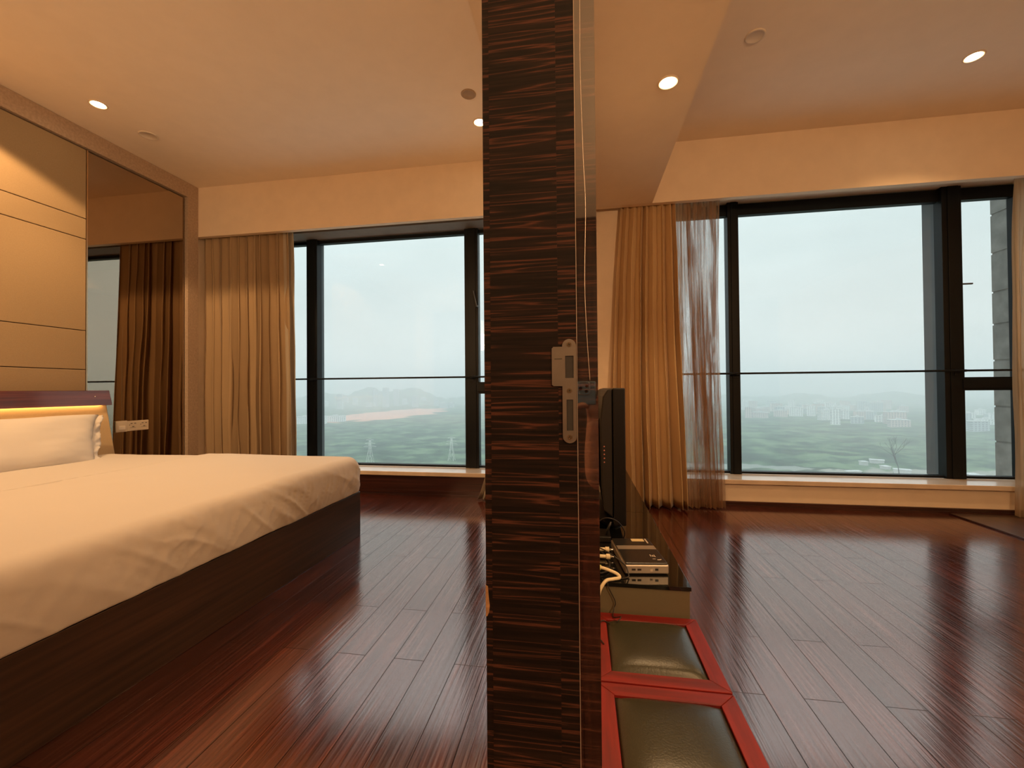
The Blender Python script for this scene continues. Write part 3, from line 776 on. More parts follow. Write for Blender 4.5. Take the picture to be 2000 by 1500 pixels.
# pillow
def pillow(cx, cy, cz, lx, ly, th, lean, label, seed):
    t = thing('pillow', label, 'pillow', loc=(cx, cy, cz))
    n = 44
    bm = bmesh.new()
    mat_ = Matrix.Rotation(lean, 3, 'Y')
    tops, bots = [], []
    for i in range(n + 1):
        rowt, rowb = [], []
        for j in range(n + 1):
            u, v = i / n * 2 - 1, j / n * 2 - 1
            e1 = (1 - abs(u) ** 3.2); e2 = (1 - abs(v) ** 4.5)
            h = th * (max(e1, 0) * max(e2, 0)) ** 0.48
            pin = 1 - 0.05 * (1 - abs(v)) * abs(u) ** 2
            pv = 1 - 0.03 * (1 - abs(u)) * abs(v) ** 2
            x, y = u * lx * pin, v * ly * pv
            y += max(v, 0) * 0.085 * (-u) + max(v, 0) ** 6 * 0.02 * abs(u) ** 4
            w = 0.010 * noise.noise(Vector((u * 1.7, v * 3, seed))) + 0.004 * noise.noise(Vector((u * 6, v * 9, seed))) * (0.4 + abs(v) ** 4)
            for sgn, row in ((1, rowt), (-1, rowb)):
                p = mat_ @ Vector((x, y, sgn * (h * (1 if sgn > 0 else 0.55)) + w))
                row.append(bm.verts.new((p.x + cx, p.y + cy, p.z + cz)))
        tops.append(rowt); bots.append(rowb)
    for i in range(n):
        for j in range(n):
            bm.faces.new((tops[i][j], tops[i + 1][j], tops[i + 1][j + 1], tops[i][j + 1]))
            bm.faces.new((bots[i][j], bots[i][j + 1], bots[i + 1][j + 1], bots[i + 1][j]))
    bmesh.ops.remove_doubles(bm, verts=bm.verts, dist=0.0008)
    bmesh.ops.recalc_face_normals(bm, faces=bm.faces[:])
    part('pillow_body', bm, M['pillowc'], t, smooth=True)
    # ruffled open end of the pillowcase
    bm = bmesh.new()
    nu, nv = 110, 6
    g = []
    for i in range(nu + 1):
        u = i / nu * 2 - 1
        row = []
        for j in range(nv + 1):
            s = j / nv
            wav = noise.noise(Vector((u * 3.6, s * .8, seed))) * 0.045 * s + noise.noise(Vector((u * 8, s * 2, seed + 3))) * 0.012 * s
            out = ly - 0.025 + s * (0.062 + 0.024 * noise.noise(Vector((u * 2.6, 7, seed))))
            p = mat_ @ Vector((u * lx * 0.95, out - 0.085 * u, wav))
            row.append(bm.verts.new((p.x + cx, p.y + cy, p.z + cz)))
        g.append(row)
    for i in range(nu):
        for j in range(nv): bm.faces.new((g[i][j], g[i + 1][j], g[i + 1][j + 1], g[i][j + 1]))
    part('ruffled_hem', bm, M['pillowc'], t, smooth=True, solid=0.004)
    return t
pillow(-3.475, 1.95, 0.665, 0.20, 0.60, 0.085, math.radians(56), 'white pillow leaning on the headboard with ruffled end', 1.0)

# ------------------------------------------------------------------ curtains
def curtain(name, x_top, x_bot, yc, ztop, zbot, folds, amp_t, amp_b, seed, mat, flare=0.0, mid=None, nv=40, per=14, solid=0.0025, parent=None, swirl=1.0, y_lean=0.0, hem=0.0):
    r = random.Random(seed)
    wdt = [r.uniform(0.5, 1.5) for _ in range(folds)]
    tot = sum(wdt); edges = [0]
    for w in wdt: edges.append(edges[-1] + w / tot)
    amps = [r.uniform(0.35, 1.35) for _ in range(folds)]
    bm = bmesh.new(); g = []
    for j in range(nv + 1):
        t = j / nv                       # 0 top .. 1 bottom
        z = ztop + (zbot - ztop) * t
        xa = x_top[0] + (x_bot[0] - x_top[0]) * t; xb = x_top[1] + (x_bot[1] - x_top[1]) * t
        if mid:
            k = 4 * t * (1 - t); xa += mid[0] * k; xb += mid[1] * k
        row = []
        for f in range(folds):
            for k in range(per):
                s = k / per
                ph = 2 * math.pi * s
                u = edges[f] + (edges[f + 1] - edges[f]) * (s - 0.10 * math.sin(2 * ph) * swirl)
                a = amps[f] * (amp_t + (amp_b - amp_t) * smooth(0, 1, t))
                dy = math.cos(ph) * a + 0.012 * noise.noise(Vector((u * 5, t * 3, seed)))
                ux = u + 0.012 * noise.noise(Vector((f * 3.1, t * 2.5, seed))) * smooth(0, .3, t)
                x = xa + (xb - xa) * ux
                y = yc - dy - flare * smooth(0.3, 1, t) - y_lean * t
                zz = z + (hem * noise.noise(Vector((u * 9, 0, seed))) if j == nv else 0)
                row.append(bm.verts.new((x + 0.006 * noise.noise(Vector((x * 22, z * 2.2, seed + 7))), y + 0.010 * noise.noise(Vector((x * 16, z * 1.4, seed + 2))), zz)))
        row.append(bm.verts.new((xb, yc - amps[-1] * (amp_t + (amp_b - amp_t) * t) - flare * smooth(.3, 1, t) - y_lean * t, z)))
        g.append(row)
    for j in range(nv):
        for i in range(len(g[0]) - 1):
            bm.faces.new((g[j][i], g[j + 1][i], g[j + 1][i + 1], g[j][i + 1]))
    return mk(name, bm, mat, parent, smooth=True, solid=solid)

def track(x0, x1, y, label):
    bm = bmesh.new(); bx(bm, x0, x1, y - 0.012, y + 0.012, 2.775, 2.799)
    return tag(mk('curtain_track', bm, M['white_pl'], bevel=0.002), label, 'curtain track')
track(XL - 0.05, -0.2, 3.815, 'curtain track in the recess above the bedroom window')
track(0.30, 3.60, 3.815, 'curtain track in the recess above the living room window')
ZT = 2.772
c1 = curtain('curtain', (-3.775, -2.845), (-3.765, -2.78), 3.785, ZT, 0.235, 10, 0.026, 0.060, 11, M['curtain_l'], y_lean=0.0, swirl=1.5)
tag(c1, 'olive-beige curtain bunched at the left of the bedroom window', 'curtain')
c1b = curtain('curtain_lining', (-2.915, -2.80), (-2.86, -2.765), 3.80, ZT, 0.24, 2, 0.010, 0.012, 5, M['lining'])
c1b.parent = c1; c1b['label'] = 'pale lining edge'
c2 = curtain('curtain', (-0.80, -0.25), (-0.915, -0.22), 3.775, ZT, 0.015, 8, 0.02, 0.03, 21, M['lining'], flare=0.05, mid=(0.22, 0))
tag(c2, 'pale curtain mostly hidden behind the door jamb beside the bedroom window', 'curtain')
c3 = curtain('curtain', (0.375, 0.800), (0.27, 0.845), 3.775, ZT, 0.012, 8, 0.028, 0.072, 33, M['curtain'], flare=0.10, mid=(-0.035, 0.0), hem=0.012)
tag(c3, 'full length golden beige curtain at the left of the living room window', 'curtain')
c4 = curtain('sheer_curtain', (0.795, 1.178), (0.850, 1.150), 3.80, ZT, 0.015, 8, 0.018, 0.035, 44, M['sheer'], flare=0.11, mid=(0.0, -0.02), solid=0, hem=0.02)
tag(c4, 'brown translucent sheer curtain beside the golden beige curtain', 'sheer curtain')
c4b = curtain('sheer_layer', (0.90, 1.06), (0.95, 1.09), 3.815, ZT, 0.03, 5, 0.010, 0.022, 71, M['sheer'], flare=0.10, solid=0)
c4b.parent = c4
c5 = curtain('sheer_curtain', (3.27, 3.75), (3.19, 3.70), 3.775, ZT, 0.02, 8, 0.012, 0.03, 55, M['sheer_r'], flare=0.05, solid=0, hem=0.01)
tag(c5, 'pale translucent sheer curtain at the right end of the living room window', 'sheer curtain')

# ------------------------------------------------------------------ tv console, tv, box, cables
ZK = 0.400
con = thing('tv_console', 'long low tv console with olive-beige sides and black glass top', 'tv console', loc=(0.17, 2.3, 0))
CY0, CY1 = 1.345, 3.45
bm = bmesh.new(); bx(bm, XJ1 + 0.002, 0.318, CY0 + 0.004, CY1, 0.0, ZK - 0.0125)
part('body', bm, M['conside'], con, bevel=0.001)
bm = bmesh.new(); bx(bm, XJ1 + 0.002, 0.322, CY0, 2.12, ZK - 0.012, ZK)
bx(bm, XJ1 + 0.002, 0.322, 2.1215, CY1, ZK - 0.012, ZK)
part('glass_top', bm, M['blackglass'], con, bevel=0.0008, label='glossy black glass top')
part('edge_trim', box(0.3195, 0.3215, CY0 + .001, CY1, ZK - 0.0165, ZK - .0125), M['edge'], con)
for y in (2.05, 2.75):
    part('drawer_gap', box(0.3175, 0.3187, y, y + 0.004, 0.02, ZK - 0.02), M['dark'], con)

tv = thing('television', 'black flat television seen from its side on the console', 'television', loc=(0.13, 2.1, ZK))
TY0, TY1 = 1.755, 2.62
bm = bmesh.new(); bx(bm, 0.128, 0.176, TY0, TY1, 0.445, 1.000)
part('bezel', bm, M['tvblack'], tv, bevel=0.005, seg=3)
bm = bmesh.new(); bx(bm, 0.1765, 0.1775, TY0 + 0.03, TY1 - 0.03, 0.50, 0.975)
part('screen', bm, M['screen'], tv)
bm = bmesh.new()
prism(bm, [(0.1275, 0.470), (0.090, 0.50), (0.080, 0.60), (0.076, 0.86), (0.0885, 0.965), (0.108, 0.994), (0.1275, 0.998)], 1, TY0 + 0.012, TY1 - 0.012)
part('back_shell', bm, M['tvback'], tv, bevel=0.006)
bm = bmesh.new()
prism(bm, [(0.0765, 0.60), (0.058, 0.62), (0.056, 0.84), (0.0765, 0.875)], 1, TY0 + 0.06, TY1 - 0.10)
part('connector_housing', bm, M['tvback'], tv, bevel=0.004)
for k in range(5):
    bm = bmesh.new(); c = (0.0925, TY0 + 0.0125, 0.762 - k * 0.016)
    tube(bm, [(c[0], c[1] + .004, c[2]), (c[0], c[1] - .0015, c[2])], 0.003, 10)
    part('socket', bm, M['port'], tv, smooth=True)
bm = bmesh.new(); bx(bm, 0.112, 0.150, 2.10, 2.26, 0.412, 0.446)
part('stand_neck', bm, M['tvblack'], tv, bevel=0.003)
bm = bmesh.new()
prism(bm, [(0.055 if abs(a) > 9 else 0, 0) for a in ()] or [(0.13 + 0.078 * math.cos(t) , 2.18 + 0.30 * math.sin(t)) for t in [2 * math.pi * k / 40 for k in range(40)]], 2, ZK + 0.0005, ZK + 0.012)
part('stand_base', bm, M['tvblack'], tv, bevel=0.003)

stb = thing('set_top_box', 'black set-top box with silver band and front on the console', 'set-top box', loc=(0.19, 1.53, ZK))
a_ = math.radians(-7)
def rot_part(name, b6, mat, parent, bevel=0.0, label=None):
    bm = box(*b6); bmesh.ops.rotate(bm, cent=(0, 0, 0), matrix=Matrix.Rotation(a_ * -1, 3, 'Z'), verts=bm.verts)
    bmesh.ops.translate(bm, verts=bm.verts, vec=(0, 0, 0))
    o = mk(name, bm, mat, parent, bevel=bevel)
    if label: o['label'] = label
    return o
rot_part('case', (-0.070, 0.070, -0.115, 0.115, 0.003, 0.032), M['silver'], stb, 0.004)
rot_part('top_cover', (-0.067, 0.067, -0.113, 0.113, 0.0322, 0.0375), M['stbox'], stb, 0.002)
rot_part('silver_band', (-0.066, 0.066, 0.005, 0.038, 0.0376, 0.0380), M['silver'], stb)
rot_part('sticker', (0.000, 0.045, 0.080, 0.105, 0.0376, 0.0380), M['sticker'], stb)
rot_part('sticker', (0.050, 0.055, 0.062, 0.105, 0.0376, 0.0380), M['print'], stb)
rot_part('foot', (-0.06, 0.06, -0.10, 0.10, 0.0006, 0.0035), M['stbox'], stb)
for k, (xa, xb, za, zb_, mm) in enumerate(((-0.048, -0.036, 0.014, 0.020, 'slot'), (-0.030, -0.018, 0.014, 0.020, 'slot'), (0.010, 0.018, 0.012, 0.018, 'print'), (0.026, 0.036, 0.014, 0.021, 'stbox'))):
    rot_part('port', (xa, xb, -0.1158, -0.1149, za, zb_), M[mm], stb)
# printed mark on the cover: small pale glyph strokes
bm = bmesh.new()
for i, (x, y, w, h) in enumerate(((0.028, -0.060, 0.003, 0.016), (0.034, -0.062, 0.003, 0.014), (0.040, -0.064, 0.003, 0.018), (0.028, -0.082, 0.010, 0.003), (0.042, -0.090, 0.010, 0.006), (0.052, -0.086, 0.004, 0.004))):
    bx(bm, x, x + w, y, y + h, 0.0376, 0.0379)
bmesh.ops.rotate(bm, cent=(0, 0, 0), matrix=Matrix.Rotation(-a_, 3, 'Z'), verts=bm.verts)
mk('printed_mark', bm, M['print'], stb)

rt = thing('router', 'small black router with upright antenna behind the set-top box', 'router', loc=(0.075, 1.76, ZK))
part('case', box(0.045, 0.110, 1.69, 1.79, ZK + 0.0005, ZK + 0.022), M['stbox'], rt, bevel=0.003)
bm = bmesh.new(); tube(bm, [(0.094, 1.715, ZK + 0.018), (0.100, 1.70, ZK + 0.05), (0.112, 1.70, ZK + 0.078)], [0.0045, 0.005, 0.004], 10)
part('antenna', bm, M['stbox'], rt, smooth=True)

def cable(name, pts, r, mat, label, n=10):
    bm = bmesh.new(); tube(bm, catmull(pts, n), r, 8)
    return tag(mk(name, bm, M[mat], smooth=True), label, 'cable')
zt = ZK + 0.004
cable('cable', [(0.050, 1.72, zt + .02), (0.062, 1.69, .475), (0.085, 1.68, 0.497), (0.115, 1.68, 0.496), (0.145, 1.69, 0.475), (0.163, 1.70, 0.440), (0.160, 1.71, 0.415), (0.150, 1.715, zt), (0.12, 1.72, zt)], 0.0022, 'cable', 'black cable looping in front of the television foot')
cable('cable', [(0.05, 1.50, 0.452), (0.075, 1.46, 0.455), (0.105, 1.43, 0.447), (0.135, 1.405, 0.432), (0.1435, 1.394, 0.412), (0.142, 1.385, zt - .0015), (0.115, 1.37, zt - .0015)], 0.0022, 'cable', 'black cable arching over the near corner of the set-top box')
cable('cable', [(0.04, 1.62, zt), (0.07, 1.58, zt), (0.09, 1.50, zt), (0.085, 1.43, zt), (0.060, 1.40, zt), (0.04, 1.42, zt)], 0.003, 'cable', 'black cable coiled on the console beside the set-top box')
c = cable('cable', [(0.035, 1.395, ZK + 0.026), (0.060, 1.385, ZK + 0.028), (0.085, 1.377, ZK + 0.024), (0.108, 1.372, ZK + 0.016), (0.114, 1.366, ZK + 0.008), (0.095, 1.356, ZK + 0.007), (0.072, 1.341, ZK + .007), (0.055, 1.333, ZK - 0.014), (0.045, 1.338, ZK - 0.05), (0.036, 1.338, ZK - .082)], 0.0052, 'cream_cable', 'thick cream cable bending over the console corner')
bm = bmesh.new(); tube(bm, [(0.030, 1.397, ZK + 0.026), (0.058, 1.386, ZK + 0.028)], 0.0075, 10)
o = mk('plug_sleeve', bm, M['yellow_plug'], smooth=True); o.parent = c; o['label'] = 'yellow-green plug sleeve'
for y, z in ((1.56, 0.422), (1.505, 0.418)):
    t = thing('cable_connector', ('cream plug on the far side socket of the set-top box', 'cream plug on the near side socket of the set-top box')[0 if y > 1.53 else 1], 'plug', loc=(0.075, y, z))
    bm = bmesh.new(); tube(bm, [(0.040, y, z), (0.080, y, z), (0.082, y, z), (0.095, y, z)], [0.006, 0.006, 0.009, 0.009], 12)
    part('plug_body', bm, M['cream_cable'], t, smooth=False)
    bm = bmesh.new(); tube(bm, [(0.095, y, z), (0.112, y - .002, z)], 0.0045, 10)
    part('metal_tip', bm, M['chrome'], t, smooth=True)
cable('cable', [(0.06, 1.36, zt - .001), (0.075, 1.346, ZK + 0.001), (0.079, 1.341, ZK - 0.015), (0.098, 1.3405, ZK - 0.055), (0.094, 1.337, 0.325), (0.090, 1.31, 0.3135), (0.110, 1.28, 0.3300), (0.085, 1.27, 0.3135), (0.055, 1.285, 0.3130), (0.038, 1.22, 0.3130), (0.055, 1.17, 0.3130)], 0.0016, 'cable', 'thin black cable dropping off the console onto the far stool')

# ------------------------------------------------------------------ two stools
def stool(y0, y1, label):
    X0, X1, Z = 0.030, 0.332, 0.310
    fw = 0.038
    t = thing('stool', label, 'stool', 'red wooden stools beside the console', loc=((X0 + X1) / 2, (y0 + y1) / 2, 0))
    def rail(pts, mat):
        bm = bmesh.new(); prism(bm, pts, 2, Z - 0.045, Z); part('frame_rail', bm, mat, t, bevel=0.0015)
    g = 0.0004
    rail([(X0 + g, y0), (X1 - g, y0), (X1 - fw - g, y0 + fw), (X0 + fw + g, y0 + fw)], M['stoolx'])
    rail([(X0 + g, y1), (X0 + fw + g, y1 - fw), (X1 - fw - g, y1 - fw), (X1 - g, y1)], M['stoolx'])
    rail([(X0, y0 + g), (X0 + fw, y0 + fw + g), (X0 + fw, y1 - fw - g), (X0, y1 - g)], M['stool'])
    rail([(X1, y0 + g), (X1, y1 - g), (X1 - fw, y1 - fw - g), (X1 - fw, y0 + fw + g)], M['stool'])
    n = 26; bm = bmesh.new(); G = []
    xa, xb, ya, yb = X0 + fw + 0.001, X1 - fw - 0.001, y0 + fw + 0.001, y1 - fw - 0.001
    for i in range(n + 1):
        row = []
        for j in range(n + 1):
            u, v = i / n * 2 - 1, j / n * 2 - 1
            h = ((1 - abs(u) ** 4) * (1 - abs(v) ** 4)) ** 0.55
            row.append(bm.verts.new(((xa + xb) / 2 + u * (xb - xa) / 2, (ya + yb) / 2 + v * (yb - ya) / 2, Z - 0.006 + 0.022 * h)))
        G.append(row)
    for i in range(n):
        for j in range(n): bm.faces.new((G[i][j], G[i + 1][j], G[i + 1][j + 1], G[i][j + 1]))
    part('cushion', bm, M['leather'], t, smooth=True, label='dark olive leather cushion')
    part('seat_board', box(xa, xb, ya, yb, Z - 0.04, Z - 0.015), M['stool'], t)
    for lx in (X0 + 0.004, X1 - 0.039):
        for ly in (y0 + 0.004, y1 - 0.039):
            part('leg', box(lx, lx + 0.035, ly, ly + 0.035, 0, Z - 0.0455), M['stool'], t, bevel=0.002)
    part('apron', box(X1 - 0.020, X1 - 0.006, y0 + 0.040, y1 - 0.040, 0.19, Z - 0.0455), M['stool'], t)
    part('apron', box(X0 + 0.006, X0 + 0.020, y0 + 0.040, y1 - 0.040, 0.19, Z - 0.0455), M['stool'], t)
    return t
stool(1.030, 1.340, 'red wooden stool with olive leather cushion against the console end')
stool(0.710, 1.024, 'red wooden stool with olive leather cushion nearest the camera')

# ------------------------------------------------------------------ photographer (seen mirrored in the glossy jamb)
pers = thing('person', 'person in dark clothes standing at the doorway holding up a blue phone', 'person', loc=(0.40, -0.42, 0))
def skin_body(name, chain_pts, edges, radii, mat, sub=2, label=None):
    me = bpy.data.meshes.new(name)
    me.from_pydata([Vector(p) - pers.location for p in chain_pts], edges, [])
    o = bpy.data.objects.new(name, me); C.objects.link(o); o.parent = pers
    md = o.modifiers.new('skin', 'SKIN')
    me.skin_vertices.new() if not me.skin_vertices else None
    for i, r in enumerate(radii):
        rr = r if isinstance(r, tuple) else (r, r)
        me.skin_vertices[0].data[i].radius = rr
        me.skin_vertices[0].data[i].use_root = (i == 0)
    md.use_smooth_shade = True
    s = o.modifiers.new('sub', 'SUBSURF'); s.levels = sub; s.render_levels = sub
    me.materials.append(mat)
    if label: o['label'] = label
    return o
# one continuous body: pelvis root
P_ = [(0.42, -0.42, 0.92), (0.42, -0.42, 1.05), (0.42, -0.42, 1.22), (0.42, -0.41, 1.36), (0.42, -0.41, 1.46), (0.42, -0.39, 1.53), (0.42, -0.375, 1.60), (0.42, -0.38, 1.67),
      # raised arm on the jamb side
      (0.27, -0.40, 1.37), (0.24, -0.38, 1.30), (0.14, -0.26, 0.86 + .14), (0.070, -0.15, 0.685), (0.055, -0.115, 0.70), (0.047, -0.075, 0.80), (0.044, -0.05, 0.875), (0.045, -0.035, 0.915),
      # other arm
      (0.57, -0.41, 1.37), (0.61, -0.42, 1.28), (0.64, -0.42, 1.08), (0.63, -0.36, 0.88), (0.62, -0.33, 0.80),
      # legs
      (0.33, -0.42, 0.86), (0.32, -0.42, 0.48), (0.31, -0.44, 0.10), (0.31, -0.34, 0.035),
      (0.51, -0.42, 0.86), (0.52, -0.42, 0.48), (0.53, -0.44, 0.10), (0.53, -0.34, 0.035)]
E_ = [(0, 1), (1, 2), (2, 3), (3, 4), (4, 5), (5, 6), (6, 7), (3, 8), (8, 9), (9, 10), (10, 11), (11, 12), (12, 13), (13, 14), (14, 15),
      (3, 16), (16, 17), (17, 18), (18, 19), (19, 20), (0, 21), (21, 22), (22, 23), (23, 24), (0, 25), (25, 26), (26, 27), (27, 28)]
R_ = [(0.14, 0.11), (0.13, 0.10), (0.14, 0.10), (0.14, 0.095), 0.055, (0.068, 0.085), (0.078, 0.098), (0.07, 0.085),
      0.058, 0.052, 0.046, 0.043, 0.046, 0.040, 0.029, 0.028,
      0.058, 0.052, 0.044, 0.032, 0.030,
      0.085, 0.062, 0.045, 0.04, 0.085, 0.062, 0.045, 0.04]
skin_body('body', P_, E_, R_, M['skin'])
# hand closing on the phone
def chain(pts, base=0): return [(base + i, base + i + 1) for i in range(len(pts) - 1)]
palm = [(0.044, -0.052, 0.872), (0.045, -0.040, 0.905), (0.046, -0.030, 0.925), (0.048, -0.026, 0.942)]
hand_pts = list(palm); hand_edges = chain(palm); hand_r = [(0.029, 0.026), (0.028, 0.020), (0.030, 0.014), (0.028, 0.012)]
fing = [[(0.022, -0.020, 0.948), (0.006, -0.010, 0.950), (-0.012, -0.003, 0.9445), (-0.022, -0.001, 0.9440)],
        [(0.036, -0.026, 0.958), (0.030, -0.024, 0.980), (0.016, -0.021, 0.996), (0.004, -0.020, 1.004)],
        [(0.056, -0.024, 0.962), (0.062, -0.014, 0.984), (0.058, -0.003, 0.998), (0.050, -0.000, 1.006)],
        [(0.062, -0.022, 0.954), (0.069, -0.010, 0.970), (0.064, 0.000, 0.980), (0.054, 0.002, 0.984)],
        [(0.062, -0.020, 0.945), (0.068, -0.008, 0.953), (0.062, 0.001, 0.958), (0.054, 0.002, 0.960)]]
for k, f in enumerate(fing):
    b0 = len(hand_pts); hand_pts += f; hand_edges += [(3, b0)] + chain(f, b0)
    hand_r += [0.010, 0.0088, 0.008, 0.0068] if k else [0.011, 0.0100, 0.0085, 0.0072]
skin_body('hand', hand_pts, hand_edges, hand_r, M['skin'])
# shirt sleeves / torso and trousers as their own shells
skin_body('shirt', [P_[0], P_[1], P_[2], P_[3], P_[4], P_[8], P_[9], (0.205, -0.34, 1.19), P_[16], P_[17], (0.625, -0.42, 1.16)],
          [(0, 1), (1, 2), (2, 3), (3, 4), (3, 5), (5, 6), (6, 7), (3, 8), (8, 9), (9, 10)],
          [(0.155, 0.125), (0.145, 0.115), (0.155, 0.115), (0.155, 0.11), 0.065, 0.07, 0.066, 0.062, 0.07, 0.066, 0.06], M['shirt'])
skin_body('trousers', [P_[0], P_[21], P_[22], P_[23], P_[25], P_[26], P_[27]], [(0, 1), (1, 2), (2, 3), (0, 4), (4, 5), (5, 6)],
          [(0.16, 0.13), 0.10, 0.078, 0.062, 0.10, 0.078, 0.062], M['trouser'])
bm = bmesh.new(); bmesh.ops.create_uvsphere(bm, u_segments=28, v_segments=18, radius=0.105, matrix=Matrix.Translation((0.42, -0.40, 1.655)) @ Matrix.Diagonal((0.82, 1.0, 1.02, 1)))
for v in list(bm.verts):
    if (v.co.y > -0.345 and v.co.z < 1.69) or v.co.z < 1.585: bm.verts.remove(v)
part('hair', bm, M['hair'], pers, smooth=True, solid=0.01)
for sx in (-0.032, 0.032):
    bm = bmesh.new()
    bmesh.ops.create_uvsphere(bm, u_segments=12, v_segments=8, radius=0.011, matrix=Matrix.Translation((0.42 + sx, -0.293, 1.625)))
    part('eye', bm, M['lensglass'], pers, smooth=True)
bm = bmesh.new(); prism(bm, [(-0.30, 1.628), (-0.270, 1.582), (-0.30, 1.578)], 0, 0.411, 0.429)
part('nose', bm, M['skin'], pers, smooth=True, bevel=0.003)
bm = bmesh.new(); tube(bm, catmull([(0.395, -0.288, 1.555), (0.42, -0.282, 1.552), (0.445, -0.288, 1.555)], 5), 0.005, 8)
part('mouth', bm, M['port'], pers, smooth=True)
for sx in (-1, 1):
    bm = bmesh.new(); bmesh.ops.create_uvsphere(bm, u_segments=12, v_segments=10, radius=0.03, matrix=Matrix.Translation((0.42 + sx * 0.083, -0.385, 1.61)) @ Matrix.Diagonal((0.25, 0.6, 1, 1)))
    part('ear', bm, M['skin'], pers, smooth=True)
ph = thing('smartphone', 'blue smartphone held sideways in a hand, mirrored in the glossy jamb', 'phone', loc=(-0.035, -0.012, 0.985))
part('body', box(-0.115, 0.0455, -0.0165, -0.0085, 0.950, 1.021), M['phone'], ph, bevel=0.003, seg=3)
bm = bmesh.new(); bx(bm, -0.0065, 0.0275, -0.0085, -0.0068, 0.980, 1.0185)
part('camera_bump', bm, M['phone'], ph, bevel=0.0012)
bm = bmesh.new()
rp_ = [(x + 0.0105, z + 0.99925) for x, z in round_rect(0.0165, 0.0187, 0.007, 4, 5)]
tube(bm, [(x, -0.0066, z) for x, z in rp_], 0.0012, 6, closed=True)
part('camera_rim', bm, M['chrome'], ph, smooth=True, label='bright metal rim')
for x, z, r in ((0.0, 1.0, 0.0055), (0.018, 1.0065, 0.0045), (0.017, 0.991, 0.005)):
    bm = bmesh.new(); tube(bm, [(x, -0.0068, z), (x, -0.0058, z)], r, 20)
    part('lens', bm, M['lensglass'], ph, smooth=False)
part('side_button', box(0.0456, 0.0468, -0.0145, -0.0105, 0.975, 0.998), M['chrome'], ph)

# =================================================================== OUTSIDE
GZ = -82.0
HAZE = 0.0008
def terrain_h(x, y):
    d = math.hypot(x, y)
    h = 3.0 * noise.noise(Vector((x * 0.006, y * 0.006, 1.0))) + 2.2 * noise.noise(Vector((x * 0.03, y * 0.03, 2.0))) * smooth(2500, 400, d)
    return GZ + h
bm = bmesh.new(); G = []
na, nr = 260, 210
for i in range(nr + 1):
    d = 120 * (7000 / 120) ** (i / nr); row = []
    for k in range(na + 1):
        a = math.radians(-72 + 144 * k / na)
        x, y = d * math.sin(a), d * math.cos(a)
        h = terrain_h(x, y) + (1.8 * noise.noise(Vector((x * 0.11, y * 0.11, 9))) + 1.2 * noise.noise(Vector((x * .3, y * .3, 2))) if d < 1100 else 0)
        row.append(bm.verts.new((x, y, h)))
    G.append(row)
for i in range(nr):
    for k in range(na): bm.faces.new((G[i][k], G[i][k + 1], G[i + 1][k + 1], G[i + 1][k]))
def ground_mat():
    m = bpy.data.materials.new('wooded_land'); nt, N, L, b = nodes(m)
    b.inputs['Roughness'].default_value = 1.0; b.inputs['Specular IOR Level'].default_value = 0.0
    t = N.new('ShaderNodeTexCoord')
    n1 = N.new('ShaderNodeTexNoise'); n1.inputs['Scale'].default_value = 0.028; n1.inputs['Detail'].default_value = 7; L.new(t.outputs['Object'], n1.inputs['Vector'])
    r = N.new('ShaderNodeValToRGB'); L.new(n1.outputs['Fac'], r.inputs[0])
    e = r.color_ramp.elements
    e[0].position = 0.38; e[0].color = (0.014, 0.036, 0.020, 1)
    e[1].position = 0.64; e[1].color = (0.13, 0.20, 0.10, 1)
    x = e.new(0.5); x.color = (0.045, 0.090, 0.045, 1)
    # bare reddish clearing on the left, stony land near the right
    def patch(cx, cy, rx, ry, col, prev, nsc):
        mp = N.new('ShaderNodeMapping'); mp.vector_type = 'TEXTURE'
        mp.inputs['Location'].default_value = (cx, cy, 0); mp.inputs['Scale'].default_value = (rx, ry, 1e6); L.new(t.outputs['Object'], mp.inputs[0])
        ln = N.new('ShaderNodeVectorMath'); ln.operation = 'LENGTH'; L.new(mp.outputs[0], ln.inputs[0])
        nn = N.new('ShaderNodeTexNoise'); nn.inputs['Scale'].default_value = nsc; nn.inputs['Detail'].default_value = 4; L.new(t.outputs['Object'], nn.inputs['Vector'])
        ad = N.new('ShaderNodeMath'); ad.operation = 'MULTIPLY_ADD'; ad.inputs[1].default_value = 1.3; L.new(nn.outputs['Fac'], ad.inputs[0]); L.new(ln.outputs['Value'], ad.inputs[2])
        mr = N.new('ShaderNodeMapRange'); mr.inputs['From Min'].default_value = 1.45; mr.inputs['From Max'].default_value = 1.6; mr.inputs['To Min'].default_value = 1; mr.inputs['To Max'].default_value = 0
        L.new(ad.outputs[0], mr.inputs['Value'])
        mx = N.new('ShaderNodeMix'); mx.data_type = 'RGBA'; L.new(mr.outputs[0], mx.inputs[0]); L.new(prev, mx.inputs[6]); mx.inputs[7].default_value = (*col, 1)
        return mx.outputs[2]
    c = patch(-640, 1400, 150, 430, (0.75, 0.36, 0.25), r.outputs[0], 0.012)
    c = patch(330, 440, 130, 45, (0.30, 0.29, 0.24), c, 0.06)
    c = patch(120, 480, 150, 14, (0.24, 0.26, 0.22), c, 0.03)
    L.new(c, b.inputs['Base Color'])
    return m
M['land'] = ground_mat()
tag(mk('woodland', bm, M['land'], smooth=True), 'hazy green wooded land far below the windows', 'woodland', kind='stuff')

